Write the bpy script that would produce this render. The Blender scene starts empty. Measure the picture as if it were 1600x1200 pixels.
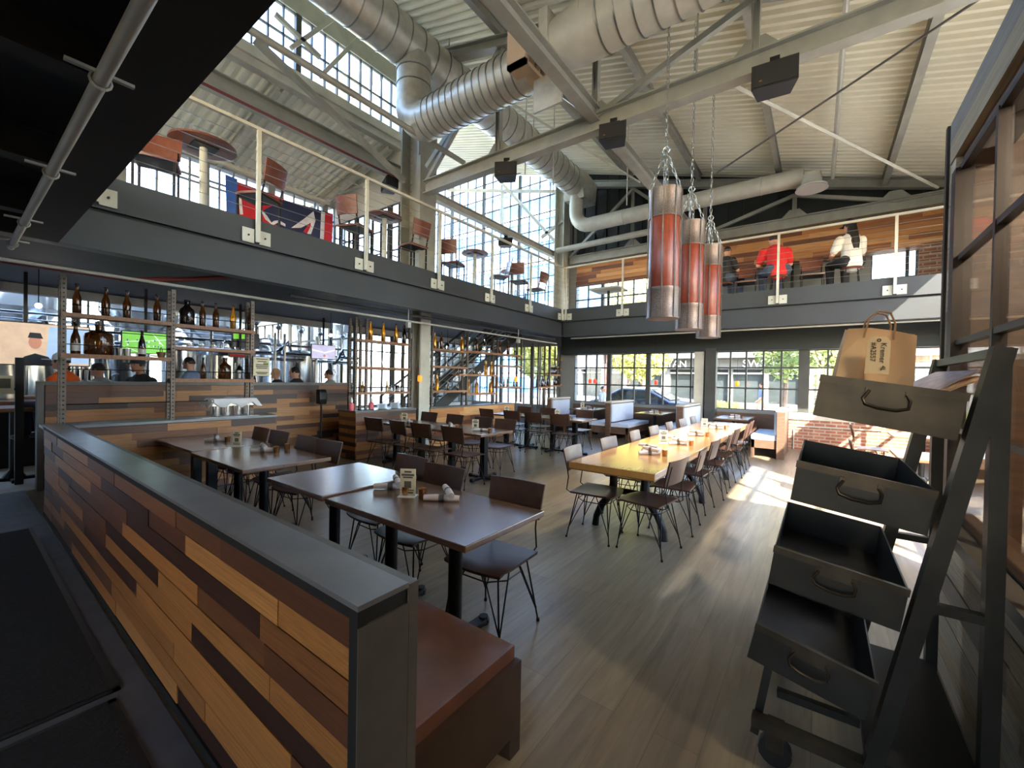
import bpy, bmesh, math, random
from mathutils import Vector, Matrix
import numpy as np
rnd = random.Random(7)
S = bpy.context.scene
COL = S.collection
# ---------------------------------------------------------------- camera
F, YAW, PITCH, ROLL, EYE = 653.5, -.635658, -.011524, .01886, 1.58
def _rot():
    cy, sy, cp, sp = math.cos(YAW), math.sin(YAW), math.cos(PITCH), math.sin(PITCH)
    fw = Vector((sy*cp, cy*cp, sp)); r = Vector((cy, -sy, 0)); u = r.cross(fw)
    c, s = math.cos(ROLL), math.sin(ROLL)
    return c*r + s*u, c*u - s*r, fw
CR, CU, CF = _rot()
cam = bpy.data.cameras.new('camera'); cam_o = bpy.data.objects.new('camera', cam); COL.objects.link(cam_o)
cam.sensor_width = 36; cam.lens = F/1600*36; cam.clip_start = .02; cam.clip_end = 500
cam_o.matrix_world = Matrix(((CR.x, CU.x, -CF.x, 0), (CR.y, CU.y, -CF.y, 0), (CR.z, CU.z, -CF.z, EYE), (0, 0, 0, 1)))
S.camera = cam_o
def ray(x, y): return CF + CR*((x-800)/F) - CU*((y-600)/F)
def onz(x, y, z): d = ray(x, y); t = (z-EYE)/d.z; return Vector((t*d.x, t*d.y, z))
def onx(x, y, X): d = ray(x, y); t = X/d.x; return Vector((X, t*d.y, EYE+t*d.z))
def ony(x, y, Y): d = ray(x, y); t = Y/d.y; return Vector((t*d.x, Y, EYE+t*d.z))
# ---------------------------------------------------------------- world, sun, exposure
W = bpy.data.worlds.new('world'); S.world = W; W.use_nodes = True
nt = W.node_tree; nt.nodes.clear()
sky = nt.nodes.new('ShaderNodeTexSky'); sky.sky_type = 'NISHITA'; sky.sun_disc = False
sky.sun_elevation = math.radians(37); sky.sun_rotation = math.radians(138)
sky.air_density = 1.0; sky.dust_density = 1.0; sky.ozone_density = 1.0
bg = nt.nodes.new('ShaderNodeBackground'); bg.inputs[1].default_value = .7
wo = nt.nodes.new('ShaderNodeOutputWorld')
nt.links.new(sky.outputs[0], bg.inputs[0]); nt.links.new(bg.outputs[0], wo.inputs[0])
sun = bpy.data.lights.new('sun', 'SUN'); sun.energy = 10.0; sun.angle = .009; sun.color = (1, .93, .8)
sun_o = bpy.data.objects.new('sun', sun); COL.objects.link(sun_o)
sun_o.rotation_euler = Vector((-.67*.8, .74*.8, -.6)).to_track_quat('-Z', 'Y').to_euler()
sun_o.location = (6, -6, 12)
S.view_settings.view_transform = 'Standard'; S.view_settings.look = 'None'
S.view_settings.gamma = 1; S.view_settings.use_curve_mapping = False
S.view_settings.exposure = 2.15
S.cycles.use_denoising = True; S.cycles.max_bounces = 10; S.cycles.diffuse_bounces = 6; S.cycles.transparent_max_bounces = 16
S.cycles.sample_clamp_indirect = 8; S.cycles.caustics_reflective = False; S.cycles.caustics_refractive = False
# ---------------------------------------------------------------- materials
def lin(c): return tuple((v/255/12.92 if v/255 <= .04045 else ((v/255+.055)/1.055)**2.4) for v in c)
M = {}
def mat(name, col, rough=.5, metal=0., var=.18, scale=5., st=(1, 1, 1), bump=0., emis=0., spec=.5, coat=0., trans=0.):
    m = bpy.data.materials.new(name); m.use_nodes = True; t = m.node_tree; b = t.nodes['Principled BSDF']
    c = lin(col); b.inputs['Roughness'].default_value = rough; b.inputs['Metallic'].default_value = metal
    b.inputs['Specular IOR Level'].default_value = spec; b.inputs['Coat Weight'].default_value = coat; b.inputs['Coat Roughness'].default_value = .22
    b.inputs['Transmission Weight'].default_value = trans
    tc = t.nodes.new('ShaderNodeTexCoord'); mp = t.nodes.new('ShaderNodeMapping'); mp.inputs['Scale'].default_value = st
    nz = t.nodes.new('ShaderNodeTexNoise'); nz.inputs['Scale'].default_value = scale; nz.inputs['Detail'].default_value = 5
    t.links.new(tc.outputs['Object'], mp.inputs[0]); t.links.new(mp.outputs[0], nz.inputs[0])
    rp = t.nodes.new('ShaderNodeValToRGB')
    rp.color_ramp.elements[0].position = .3; rp.color_ramp.elements[1].position = .7
    rp.color_ramp.elements[0].color = tuple(max(0, v*(1-var)) for v in c)+(1,)
    rp.color_ramp.elements[1].color = tuple(min(1, v*(1+var)) for v in c)+(1,)
    t.links.new(nz.outputs['Fac'], rp.inputs[0]); t.links.new(rp.outputs[0], b.inputs['Base Color'])
    if bump:
        bp = t.nodes.new('ShaderNodeBump'); bp.inputs['Strength'].default_value = bump; bp.inputs['Distance'].default_value = .01
        t.links.new(nz.outputs['Fac'], bp.inputs['Height']); t.links.new(bp.outputs[0], b.inputs['Normal'])
    if emis:
        b.inputs['Emission Color'].default_value = c+(1,); b.inputs['Emission Strength'].default_value = emis
    M[name] = m; return m
def glassmat(name, tint=(1, 1, 1), refl=.1):
    m = bpy.data.materials.new(name); m.use_nodes = True; t = m.node_tree; t.nodes.clear()
    o = t.nodes.new('ShaderNodeOutputMaterial'); mx = t.nodes.new('ShaderNodeMixShader')
    tr = t.nodes.new('ShaderNodeBsdfTransparent'); gl = t.nodes.new('ShaderNodeBsdfGlossy')
    tr.inputs[0].default_value = tint+(1,); gl.inputs['Roughness'].default_value = .03; mx.inputs[0].default_value = refl
    t.links.new(tr.outputs[0], mx.inputs[1]); t.links.new(gl.outputs[0], mx.inputs[2]); t.links.new(mx.outputs[0], o.inputs[0])
    M[name] = m
def plankmat(name, cols, rough=.45):
    m = bpy.data.materials.new(name); m.use_nodes = True; t = m.node_tree; b = t.nodes['Principled BSDF']
    b.inputs['Roughness'].default_value = rough
    oi = t.nodes.new('ShaderNodeObjectInfo'); rp = t.nodes.new('ShaderNodeValToRGB'); rp.color_ramp.interpolation = 'CONSTANT'
    e = rp.color_ramp.elements
    while len(e) < len(cols): e.new(.5)
    for i, c in enumerate(cols): e[i].position = i/len(cols); e[i].color = lin(c)+(1,)
    tc = t.nodes.new('ShaderNodeTexCoord'); va = t.nodes.new('ShaderNodeVectorMath'); va.operation = 'ADD'
    mp = t.nodes.new('ShaderNodeMapping'); mp.inputs['Scale'].default_value = (2, 1, 9)
    mu = t.nodes.new('ShaderNodeMath'); mu.operation = 'MULTIPLY'; mu.inputs[1].default_value = 57
    nz = t.nodes.new('ShaderNodeTexNoise'); nz.inputs['Scale'].default_value = 1.6; nz.inputs['Detail'].default_value = 6
    t.links.new(oi.outputs['Random'], mu.inputs[0]); t.links.new(oi.outputs['Random'], rp.inputs[0])
    t.links.new(tc.outputs['Object'], mp.inputs[0]); t.links.new(mp.outputs[0], va.inputs[0]); t.links.new(mu.outputs[0], va.inputs[1]); t.links.new(va.outputs[0], nz.inputs[0])
    mr = t.nodes.new('ShaderNodeMapRange'); mr.inputs[1].default_value = .3; mr.inputs[2].default_value = .7; mr.inputs[3].default_value = .68; mr.inputs[4].default_value = 1.25
    t.links.new(nz.outputs['Fac'], mr.inputs[0])
    mx = t.nodes.new('ShaderNodeMix'); mx.data_type = 'RGBA'; mx.blend_type = 'MULTIPLY'; mx.inputs[0].default_value = 1
    t.links.new(rp.outputs[0], mx.inputs[6]); t.links.new(mr.outputs[0], mx.inputs[7]); t.links.new(mx.outputs[2], b.inputs['Base Color'])
    M[name] = m
def brickmat(name, c1, c2, mortar, bw, bh, ms, rough=.8, swap=None, grain=0, offs=.5):
    """swap: (a, b) axes of world position used as u, v"""
    m = bpy.data.materials.new(name); m.use_nodes = True; t = m.node_tree; b = t.nodes['Principled BSDF']
    b.inputs['Roughness'].default_value = rough
    ge = t.nodes.new('ShaderNodeNewGeometry'); sp = t.nodes.new('ShaderNodeSeparateXYZ'); cb = t.nodes.new('ShaderNodeCombineXYZ')
    t.links.new(ge.outputs['Position'], sp.inputs[0]); t.links.new(sp.outputs[swap[0]], cb.inputs[0]); t.links.new(sp.outputs[swap[1]], cb.inputs[1])
    br = t.nodes.new('ShaderNodeTexBrick'); br.offset = offs
    br.inputs['Color1'].default_value = lin(c1)+(1,); br.inputs['Color2'].default_value = lin(c2)+(1,); br.inputs['Mortar'].default_value = lin(mortar)+(1,)
    br.inputs['Scale'].default_value = 1; br.inputs['Brick Width'].default_value = bw; br.inputs['Row Height'].default_value = bh; br.inputs['Mortar Size'].default_value = ms
    t.links.new(cb.outputs[0], br.inputs[0]); out = br.outputs[0]
    mp = t.nodes.new('ShaderNodeMapping'); mp.inputs['Scale'].default_value = (1.2, 14, 1) if grain else (3, 3, 3)
    nz = t.nodes.new('ShaderNodeTexNoise'); nz.inputs['Scale'].default_value = 1.5; nz.inputs['Detail'].default_value = 6; nz.inputs['Distortion'].default_value = .8
    t.links.new(cb.outputs[0], mp.inputs[0]); t.links.new(mp.outputs[0], nz.inputs[0])
    mr = t.nodes.new('ShaderNodeMapRange'); mr.inputs[1].default_value = .25; mr.inputs[2].default_value = .75; mr.inputs[3].default_value = .7; mr.inputs[4].default_value = 1.25
    t.links.new(nz.outputs['Fac'], mr.inputs[0])
    mx = t.nodes.new('ShaderNodeMix'); mx.data_type = 'RGBA'; mx.blend_type = 'MULTIPLY'; mx.inputs[0].default_value = 1
    t.links.new(out, mx.inputs[6]); t.links.new(mr.outputs[0], mx.inputs[7]); t.links.new(mx.outputs[2], b.inputs['Base Color'])
    M[name] = m
brickmat('floor_oak', (138, 124, 102), (125, 111, 91), (106, 94, 78), 1.9, .19, .0015, .3, (1, 0), 1)
brickmat('red_brick', (142, 82, 60), (158, 102, 78), (160, 146, 128), .21, .075, .012, .85, (0, 2))
brickmat('red_brick_far', (118, 70, 54), (132, 82, 64), (150, 130, 118), .21, .075, .012, .85, (0, 2))
plankmat('reclaimed_planks', [(178, 124, 70), (90, 54, 36), (152, 100, 54), (62, 36, 28), (168, 112, 60), (124, 78, 44), (54, 33, 26), (160, 108, 58), (104, 65, 40)])
plankmat('weathered_planks', [(168, 156, 134), (138, 124, 106), (188, 174, 150), (152, 134, 106), (122, 114, 104), (174, 156, 124)], .6)
plankmat('gallery_planks', [(190, 130, 72), (150, 92, 48), (206, 150, 92), (110, 64, 38), (176, 116, 62)], .5)
mat('steel_dark', (40, 41, 42), .42, .55, .2, 3)
mat('fascia_grey', (47, 49, 50), .5, .1, .1, 2)
mat('soffit_black', (18, 18, 19), .7, 0, .2, 2)
mat('truss_grey', (152, 152, 142), .5, .25, .12, 4)
mat('truss_light', (186, 184, 170), .55, .1, .12, 4)
mat('deck_cream', (222, 219, 200), .6, 0, .08, 1.2)
mat('galvanized', (190, 188, 178), .42, .6, .14, 7, (1, 1, 1))
mat('duct_paint', (190, 188, 176), .5, .15, .1, 5)
mat('grille_tan', (196, 172, 146), .55, 0, .08, 4)
mat('black_metal', (22, 22, 23), .4, .5, .25, 6)
mat('black_plastic', (18, 18, 20), .45, 0, .2, 6)
mat('rusty_perforated', (112, 100, 90), .5, .6, .3, 9)
mat('zinc_top', (120, 121, 124), .34, .35, .14, 4)
mat('zinc_edge', (96, 91, 86), .45, .25, .18, 5)
mat('leather_brown', (104, 66, 50), .36, 0, .22, 7, bump=.1)
mat('table_brown', (112, 84, 62), .27, 0, .14, 3, (1.5, 16, 3), coat=.8)
mat('table_honey', (190, 140, 80), .24, 0, .07, 3, (9, .8, 3), coat=.8)
mat('table_edge', (120, 78, 38), .4, 0, .25, 4)
mat('chair_wood', (70, 46, 36), .36, 0, .25, 4, (3, 14, 3), coat=.05)
mat('chair_wire', (30, 26, 25), .45, .6, .2, 6)
mat('gallery_chair', (106, 58, 42), .4, 0, .2, 4, (3, 12, 3))
mat('linen', (222, 214, 210), .85, 0, .08, 9, bump=.15)
mat('paper_band', (120, 112, 110), .7)
mat('copper', (184, 140, 96), .25, .9, .12, 6)
mat('menu_card', (222, 212, 180), .6, 0, .06, 12)
mat('menu_ink', (96, 92, 78), .7)
mat('clear_plastic', (232, 236, 236), .1, 0, .03, 3, trans=.0, spec=.6)
mat('shelf_wood', (150, 104, 70), .5, 0, .25, 4, (2, 14, 6))
mat('brown_glass', (86, 48, 18), .08, 0, .2, 3, spec=.7, trans=.55)
mat('amber_glass', (214, 140, 34), .08, 0, .2, 3, spec=.7, trans=.6)
mat('dark_glass', (34, 26, 26), .08, 0, .2, 3, spec=.8)
mat('bottle_label', (205, 200, 194), .6)
mat('white_cloth', (228, 228, 232), .85, 0, .06, 8, bump=.2)
mat('stainless', (206, 208, 210), .2, .95, .06, 3)
mat('stainless_dull', (150, 152, 150), .35, .9, .12, 3)
mat('stripe_light', (176, 184, 198), .7, 0, .05, 6)
mat('seat_vinyl', (196, 204, 220), .4, 0, .06, 6)
mat('booth_wood', (94, 70, 54), .5, 0, .25, 4, (2, 2, 9))
mat('concrete', (184, 174, 158), .8, 0, .1, 5)
mat('wall_grey', (122, 124, 122), .7, 0, .08, 2)
mat('wall_white', (206, 204, 198), .75, 0, .05, 2)
mat('dark_panel', (32, 38, 36), .6, .1, .15, 2)
mat('window_frame', (66, 66, 62), .5, .3, .15, 4)
mat('window_frame_light', (140, 142, 138), .55, .2, .1, 4)
mat('bronze_frame', (46, 36, 32), .45, .4, .2, 5)
mat('leather_orange', (122, 50, 26), .36, 0, .18, 8, bump=.08)
mat('perforated_steel', (112, 96, 85), .45, .7, .35, 90)
mat('lamp_glow', (255, 250, 240), .5, emis=6)
mat('amber_glow', (240, 120, 30), .4, emis=.5)
mat('red_glow', (210, 50, 24), .4, emis=.3)
mat('bulb_glow', (255, 244, 220), .4, emis=14)
mat('bench_panel', (64, 45, 35), .4, 0, .25, 6)
mat('groove_shade_blue', (120, 134, 164), .7)  # colour of the shade painted into the booth-back grooves
mat('rubber_mat', (34, 35, 38), .9, 0, .35, 60, bump=.3)
mat('floor_tile', (92, 96, 104), .6, 0, .15, 6)
mat('cart_steel', (50, 48, 45), .42, .65, .35, 5)
mat('cart_worn', (66, 58, 48), .4, .7, .4, 7)
mat('kraft_paper', (222, 184, 142), .75, 0, .12, 5, bump=.1)
mat('tag_card', (222, 196, 156), .7, 0, .05, 9)
mat('ink', (40, 34, 30), .7)
mat('twine', (190, 150, 110), .8)
mat('newsprint', (176, 168, 176), .8, 0, .2, 30)
mat('skin', (206, 150, 122), .5, 0, .05, 4)
mat('skin_tan', (176, 122, 92), .5, 0, .05, 4)
mat('hair_dark', (34, 26, 22), .5, 0, .2, 30)
mat('shirt_red', (206, 34, 36), .8, 0, .08, 6)
mat('shirt_white', (226, 222, 214), .8, 0, .06, 6)
mat('shirt_orange', (244, 104, 36), .8, 0, .06, 6)
mat('shirt_grey', (150, 154, 150), .8, 0, .06, 6)
mat('shirt_black', (32, 32, 36), .8, 0, .1, 6)
mat('shirt_blue', (120, 134, 160), .8, 0, .1, 6)
mat('denim', (66, 76, 96), .85, 0, .15, 8)
mat('cap_dark', (24, 28, 40), .7)
mat('cap_white', (230, 230, 234), .7)
mat('flag_navy', (44, 52, 86), .8, 0, .15, 3)
mat('flag_red', (206, 40, 52), .8, 0, .12, 3)
mat('flag_white', (230, 226, 230), .8)
mat('flag_blue', (70, 110, 190), .8, 0, .12, 3)
mat('screen_green', (110, 190, 60), .3, emis=0.23)
mat('screen_white', (225, 228, 236), .3, emis=0.23)
mat('screen_blue', (160, 190, 226), .3, emis=0.23)
mat('screen_tan', (214, 186, 160), .3, emis=0.21)
mat('screen_dark', (30, 34, 44), .3, emis=0.08)
mat('screen_navy', (50, 70, 140), .3, emis=0.18)
mat('screen_lilac', (196, 192, 222), .3, emis=0.23)
mat('screen_skin', (200, 140, 115), .3, emis=0.18)
mat('pipe_red', (104, 34, 32), .5, .1, .1, 4)
mat('pipe_pale', (176, 174, 164), .5, .2, .1, 4)
mat('soap_pink', (226, 110, 120), .4, 0, .1, 4)
mat('plate_white', (226, 226, 226), .35)
mat('asphalt', (96, 96, 97), .9, 0, .12, 3)
mat('pavement', (160, 156, 150), .85, 0, .06, 2)
mat('lawn', (120, 150, 60), .9, 0, .2, 3)
mat('leaf_lime', (172, 172, 84), .6, 0, .25, 2)
mat('leaf_green', (130, 146, 76), .6, 0, .25, 2)
mat('bark', (110, 92, 76), .8, 0, .25, 8)
mat('facade_tan', (150, 116, 92), .8, 0, .08, 2)
mat('facade_white', (160, 157, 150), .8, 0, .05, 2)
mat('facade_grey', (96, 97, 95), .8, 0, .08, 2)
mat('shop_glass', (52, 58, 58), .15, 0, .25, 1, spec=.8)
mat('tower_glass', (52, 104, 170), .2, 0, .3, .8, spec=.7)
mat('tower_band', (150, 166, 182), .6, 0, .05, 2)
mat('car_navy', (40, 48, 66), .25, .4, .08, 2, coat=.6)
mat('car_white', (220, 222, 224), .25, .1, .05, 2, coat=.6)
mat('car_glass', (40, 48, 44), .08, 0, .2, 2, spec=.8)
mat('tyre', (24, 24, 25), .8)
mat('sign_white', (236, 236, 232), .6)
mat('sign_red', (180, 30, 30), .5)
glassmat('window_glass', (1, 1, 1), .05)
glassmat('vestibule_glass', (.92, .94, .92), .22)
glassmat('jar_glass', (.9, .93, .92), .2)
# ---------------------------------------------------------------- helpers
class G:
    def __init__(s): s.v = []; s.f = []
    def add(s, vs, fs):
        o = len(s.v); s.v += [tuple(v) for v in vs]; s.f += [tuple(i+o for i in f) for f in fs]; return s
    def bx(s, a, b):
        x0, y0, z0 = a; x1, y1, z1 = b
        return s.add([(x0, y0, z0), (x1, y0, z0), (x1, y1, z0), (x0, y1, z0), (x0, y0, z1), (x1, y0, z1), (x1, y1, z1), (x0, y1, z1)],
                     [(0, 3, 2, 1), (4, 5, 6, 7), (0, 1, 5, 4), (1, 2, 6, 5), (2, 3, 7, 6), (3, 0, 4, 7)])
    def bc(s, c, d): return s.bx([c[i]-d[i]/2 for i in range(3)], [c[i]+d[i]/2 for i in range(3)])
    def bar(s, p, q, w, h, up=(0, 0, 1)):
        p, q = Vector(p), Vector(q); d = (q-p).normalized(); u = Vector(up)
        if abs(d.dot(u)) > .98: u = Vector((0, 1, 0))
        a = d.cross(u).normalized(); b = a.cross(d)
        vs = [e+a*(sx*w/2)+b*(sy*h/2) for e in (p, q) for sx, sy in ((-1, -1), (1, -1), (1, 1), (-1, 1))]
        return s.add(vs, [(0, 3, 2, 1), (4, 5, 6, 7), (0, 1, 5, 4), (1, 2, 6, 5), (2, 3, 7, 6), (3, 0, 4, 7)])
    def ibeam(s, p, q, w, h, t=.02, up=(0, 0, 1)):
        p, q = Vector(p), Vector(q); d = (q-p).normalized(); u = Vector(up)
        if abs(d.dot(u)) > .98: u = Vector((0, 1, 0))
        a = d.cross(u).normalized(); b = a.cross(d)
        s.bar(p+b*(h/2-t/2), q+b*(h/2-t/2), w, t, up); s.bar(p-b*(h/2-t/2), q-b*(h/2-t/2), w, t, up); return s.bar(p, q, t, h-t, up)
    def cyl(s, p, q, r, r2=None, n=12, cap=True):
        p, q = Vector(p), Vector(q); r2 = r if r2 is None else r2; d = (q-p).normalized()
        u = Vector((0, 0, 1)) if abs(d.z) < .9 else Vector((1, 0, 0)); a = d.cross(u).normalized(); b = d.cross(a)
        vs = [e+(a*math.cos(2*math.pi*i/n)+b*math.sin(2*math.pi*i/n))*k for e, k in ((p, r), (q, r2)) for i in range(n)]
        fs = [(i, (i+1) % n, n+(i+1) % n, n+i) for i in range(n)]
        if cap: fs += [tuple(range(n))[::-1], tuple(range(n, 2*n))]
        return s.add(vs, fs)
    def tube(s, pts, r, n=6):
        pts = [Vector(p) for p in pts]; rings = []; k = len(pts); ref = None
        for i, p in enumerate(pts):
            d = (pts[min(i+1, k-1)]-pts[max(i-1, 0)]).normalized()
            if ref is None: ref = Vector((0, 0, 1)) if abs(d.z) < .9 else Vector((1, 0, 0))
            a = d.cross(ref).normalized(); b = d.cross(a).normalized(); ref = -b
            ri = r[i] if isinstance(r, (list, tuple)) else r
            rings.append([p+(a*math.cos(2*math.pi*j/n)+b*math.sin(2*math.pi*j/n))*ri for j in range(n)])
        vs = [v for g in rings for v in g]; fs = []
        for i in range(k-1):
            for j in range(n): fs.append((i*n+j, i*n+(j+1) % n, (i+1)*n+(j+1) % n, (i+1)*n+j))
        fs += [tuple(range(n))[::-1], tuple(range((k-1)*n, k*n))]
        return s.add(vs, fs)
    def lathe(s, prof, n=16, c=(0, 0, 0)):
        vs = [(c[0]+r*math.cos(2*math.pi*j/n), c[1]+r*math.sin(2*math.pi*j/n), c[2]+z) for r, z in prof for j in range(n)]
        k = len(prof); fs = [(i*n+j, i*n+(j+1) % n, (i+1)*n+(j+1) % n, (i+1)*n+j) for i in range(k-1) for j in range(n)]
        if prof[0][0] > 1e-4: fs.append(tuple(range(n))[::-1])
        if prof[-1][0] > 1e-4: fs.append(tuple(range((k-1)*n, k*n)))
        return s.add(vs, fs)
    def ball(s, c, r, n=10, m=7):
        rx, ry, rz = (r, r, r) if not isinstance(r, (list, tuple)) else r
        vs = [(c[0]+rx*max(math.sin(math.pi*i/m), .01)*math.cos(2*math.pi*j/n), c[1]+ry*max(math.sin(math.pi*i/m), .01)*math.sin(2*math.pi*j/n), c[2]-rz*math.cos(math.pi*i/m)) for i in range(m+1) for j in range(n)]
        fs = [(i*n+j, i*n+(j+1) % n, (i+1)*n+(j+1) % n, (i+1)*n+j) for i in range(m) for j in range(n)]
        return s.add(vs, fs)
    def prism(s, poly, axis, a, b):
        """poly of 2-D points extruded along axis (0,1,2) from a to b; the 2-D axes are the other two in order"""
        def p3(p, t):
            r = [0, 0, 0]; k = [i for i in range(3) if i != axis]; r[k[0]], r[k[1]] = p; r[axis] = t; return tuple(r)
        n = len(poly); vs = [p3(p, a) for p in poly]+[p3(p, b) for p in poly]
        return s.add(vs, [tuple(range(n))[::-1], tuple(range(n, 2*n))]+[(i, (i+1) % n, n+(i+1) % n, n+i) for i in range(n)])
    def ring(s, c, R, r, ax1, ax2, n=10, m=5):
        c, ax1, ax2 = Vector(c), Vector(ax1), Vector(ax2); nn = ax1.normalized().cross(ax2.normalized()); vs = []
        for i in range(n):
            t = 2*math.pi*i/n; o = ax1*math.cos(t)+ax2*math.sin(t); od = o.normalized()
            for j in range(m):
                q = 2*math.pi*j/m; vs.append(c+o*R+(od*math.cos(q)+nn*math.sin(q))*r)
        return s.add(vs, [(i*m+j, i*m+(j+1) % m, ((i+1) % n)*m+(j+1) % m, ((i+1) % n)*m+j) for i in range(n) for j in range(m)])
    def mesh(s, name, m, smooth=False, fix=True):
        me = bpy.data.meshes.new(name); me.from_pydata(s.v, [], s.f)
        if fix:
            b = bmesh.new(); b.from_mesh(me); bmesh.ops.recalc_face_normals(b, faces=b.faces); b.to_mesh(me); b.free()
        me.materials.append(M[m])
        if smooth:
            me.polygons.foreach_set('use_smooth', [True]*len(me.polygons))
            try: me.set_sharp_from_angle(angle=math.radians(smooth if smooth is not True else 40))
            except Exception: pass
        return me
    def make(s, name, m, parent=None, smooth=False, fix=True, kind=None):
        return link(name, s.mesh(name, m, smooth, fix), parent, kind)
def link(name, me, parent=None, kind=None):
    o = bpy.data.objects.new(name, me); COL.objects.link(o)
    if parent is not None: o.parent = parent
    if kind: o['kind'] = kind
    return o
def tag(o, label, cat, group=None):
    o['label'] = label; o['category'] = cat
    if group: o['group'] = group
    return o
def thing(name, label, cat, loc=(0, 0, 0), rz=0., group=None):
    o = bpy.data.objects.new(name, None); COL.objects.link(o); o.location = loc; o.rotation_euler = (0, 0, rz); o.empty_display_size = .1
    return tag(o, label, cat, group)
def struct(name, loc=(0, 0, 0)):
    o = bpy.data.objects.new(name, None); COL.objects.link(o); o.location = loc; o['kind'] = 'structure'; return o
def dup(r, loc=None, rz=None, label=None, parent=None):
    c = r.copy(); COL.objects.link(c)
    if parent is not None: c.parent = parent
    if loc is not None: c.location = loc
    if rz is not None: c.rotation_euler = (0, 0, rz)
    if label: c['label'] = label
    for ch in list(r.children): dup(ch, parent=c)
    return c
ORD = ['first', 'second', 'third', 'fourth', 'fifth', 'sixth', 'seventh', 'eighth', 'ninth', 'tenth', 'eleventh', 'twelfth']
CUBES = {}
def cube(m):
    if m not in CUBES: CUBES[m] = G().bc((0, 0, 0), (1, 1, 1)).mesh('piece', m)
    return CUBES[m]
def slab(name, m, parent, a, b, base=(0, 0, 0)):
    """a scaled unit block from a to b (world), child of a parent standing at base"""
    o = link(name, cube(m), parent); o.location = [(a[i]+b[i])/2-base[i] for i in range(3)]; o.scale = [max(b[i]-a[i], 1e-4) for i in range(3)]; return o
def planks(parent, org, u, n, L, H, rows, m, lo=.35, hi=1.2, th=.02, seed=1, base=(0, 0, 0), skip=None):
    """rows of random-length boards; org lower corner, u horizontal run, n outward normal"""
    r = random.Random(seed); u, n, v = Vector(u), Vector(n), Vector((0, 0, 1)); org = Vector(org)-Vector(base); rh = H/rows
    for i in range(rows):
        x = 0.
        while x < L-1e-3:
            l = r.uniform(lo, hi)
            if x == 0: l *= r.uniform(.4, 1)
            if L-x-l < lo*.5: l = L-x
            l = min(l, L-x); t = th+r.uniform(-.003, .004)
            segs = [(x, x+l)]
            if skip:
                a0, a1, z0, z1 = skip; zc = (i+.5)*rh
                if z0 < zc < z1: segs = [(s0, s1) for s0, s1 in ((x, min(x+l, a0)), (max(x, a1), x+l)) if s1-s0 > .02]
            for s0, s1 in segs:
                o = link('plank', cube(m), parent)
                c = org+u*((s0+s1)/2)+v*((i+.5)*rh)+n*(t/2)
                o.matrix_basis = Matrix(((u.x*(s1-s0-.002), n.x*t, 0, c.x), (u.y*(s1-s0-.002), n.y*t, 0, c.y), (0, 0, rh-.002, c.z), (0, 0, 0, 1)))
            x += l
WIN = [0]
def window(plane, k, us, vs, fr=.03, heavy=(), fm='window_frame', top=None, depth=.06, gm='window_glass', hv=.1):
    """grid window in plane 'x' or 'y' at k: us / vs are bar positions; one pane object per light, joined frame"""
    WIN[0] += 1; w = struct('window_%d' % WIN[0]); g = G()
    def P(u, v, d): return (k+d, u, v) if plane == 'x' else (u, k+d, v)
    def blk(u0, u1, v0, v1, d): a, b = P(u0, v0, -d/2), P(u1, v1, d/2); g.bx([min(a[i], b[i]) for i in range(3)], [max(a[i], b[i]) for i in range(3)])
    tp = top or (lambda u: vs[-1])
    for i, u in enumerate(us):
        f = hv if i in heavy else fr; blk(u-f/2, u+f/2, vs[0], min(vs[-1], tp(u)), depth*(1.6 if i in heavy else 1))
    for j, v in enumerate(vs):
        for i in range(len(us)-1):
            if v <= min(tp(us[i]), tp(us[i+1]))+.3: blk(us[i], us[i+1], v-fr/2, v+fr/2, depth*.8)
    g.make('frame', fm, w)
    for i in range(len(us)-1):
        for j in range(len(vs)-1):
            z1 = min(vs[j+1], (tp(us[i])+tp(us[i+1]))/2)
            if z1-vs[j] < .05: continue
            a, b = P(us[i], vs[j], -.003), P(us[i+1], z1, .003)
            slab('pane', gm, w, [min(a[q], b[q]) for q in range(3)], [max(a[q], b[q]) for q in range(3)])
    return w
def lsp(a, b, n): return [a+(b-a)*i/n for i in range(n+1)]
def roofz(x): return 6.43-.293*x
# ---------------------------------------------------------------- the shell
def shell(name, boxes, m, parent=None):
    g = G()
    for a, b in boxes: g.bx(a, b)
    o = g.make(name, m, parent); o['kind'] = 'structure'; return o
XL, XR, YF = -11., 2.4, 12.3
MX, MY, NY = -6.0, 10.526, .651        # edges of the three gallery sides
shell('floor', [((-8.35, -4, -.12), (XR, YF, 0))], 'floor_oak')
shell('floor_brewery', [((-24, -4, -.12), (-8.35, YF, 0))], 'concrete')
shell('floor_entrance', [((-8.3, -3.9, .0005), (.5, .62, .004))], 'floor_tile')
shell('trim_1', [((-8.38, -3, 0), (-8.33, .72, .012))], 'galvanized')
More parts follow.
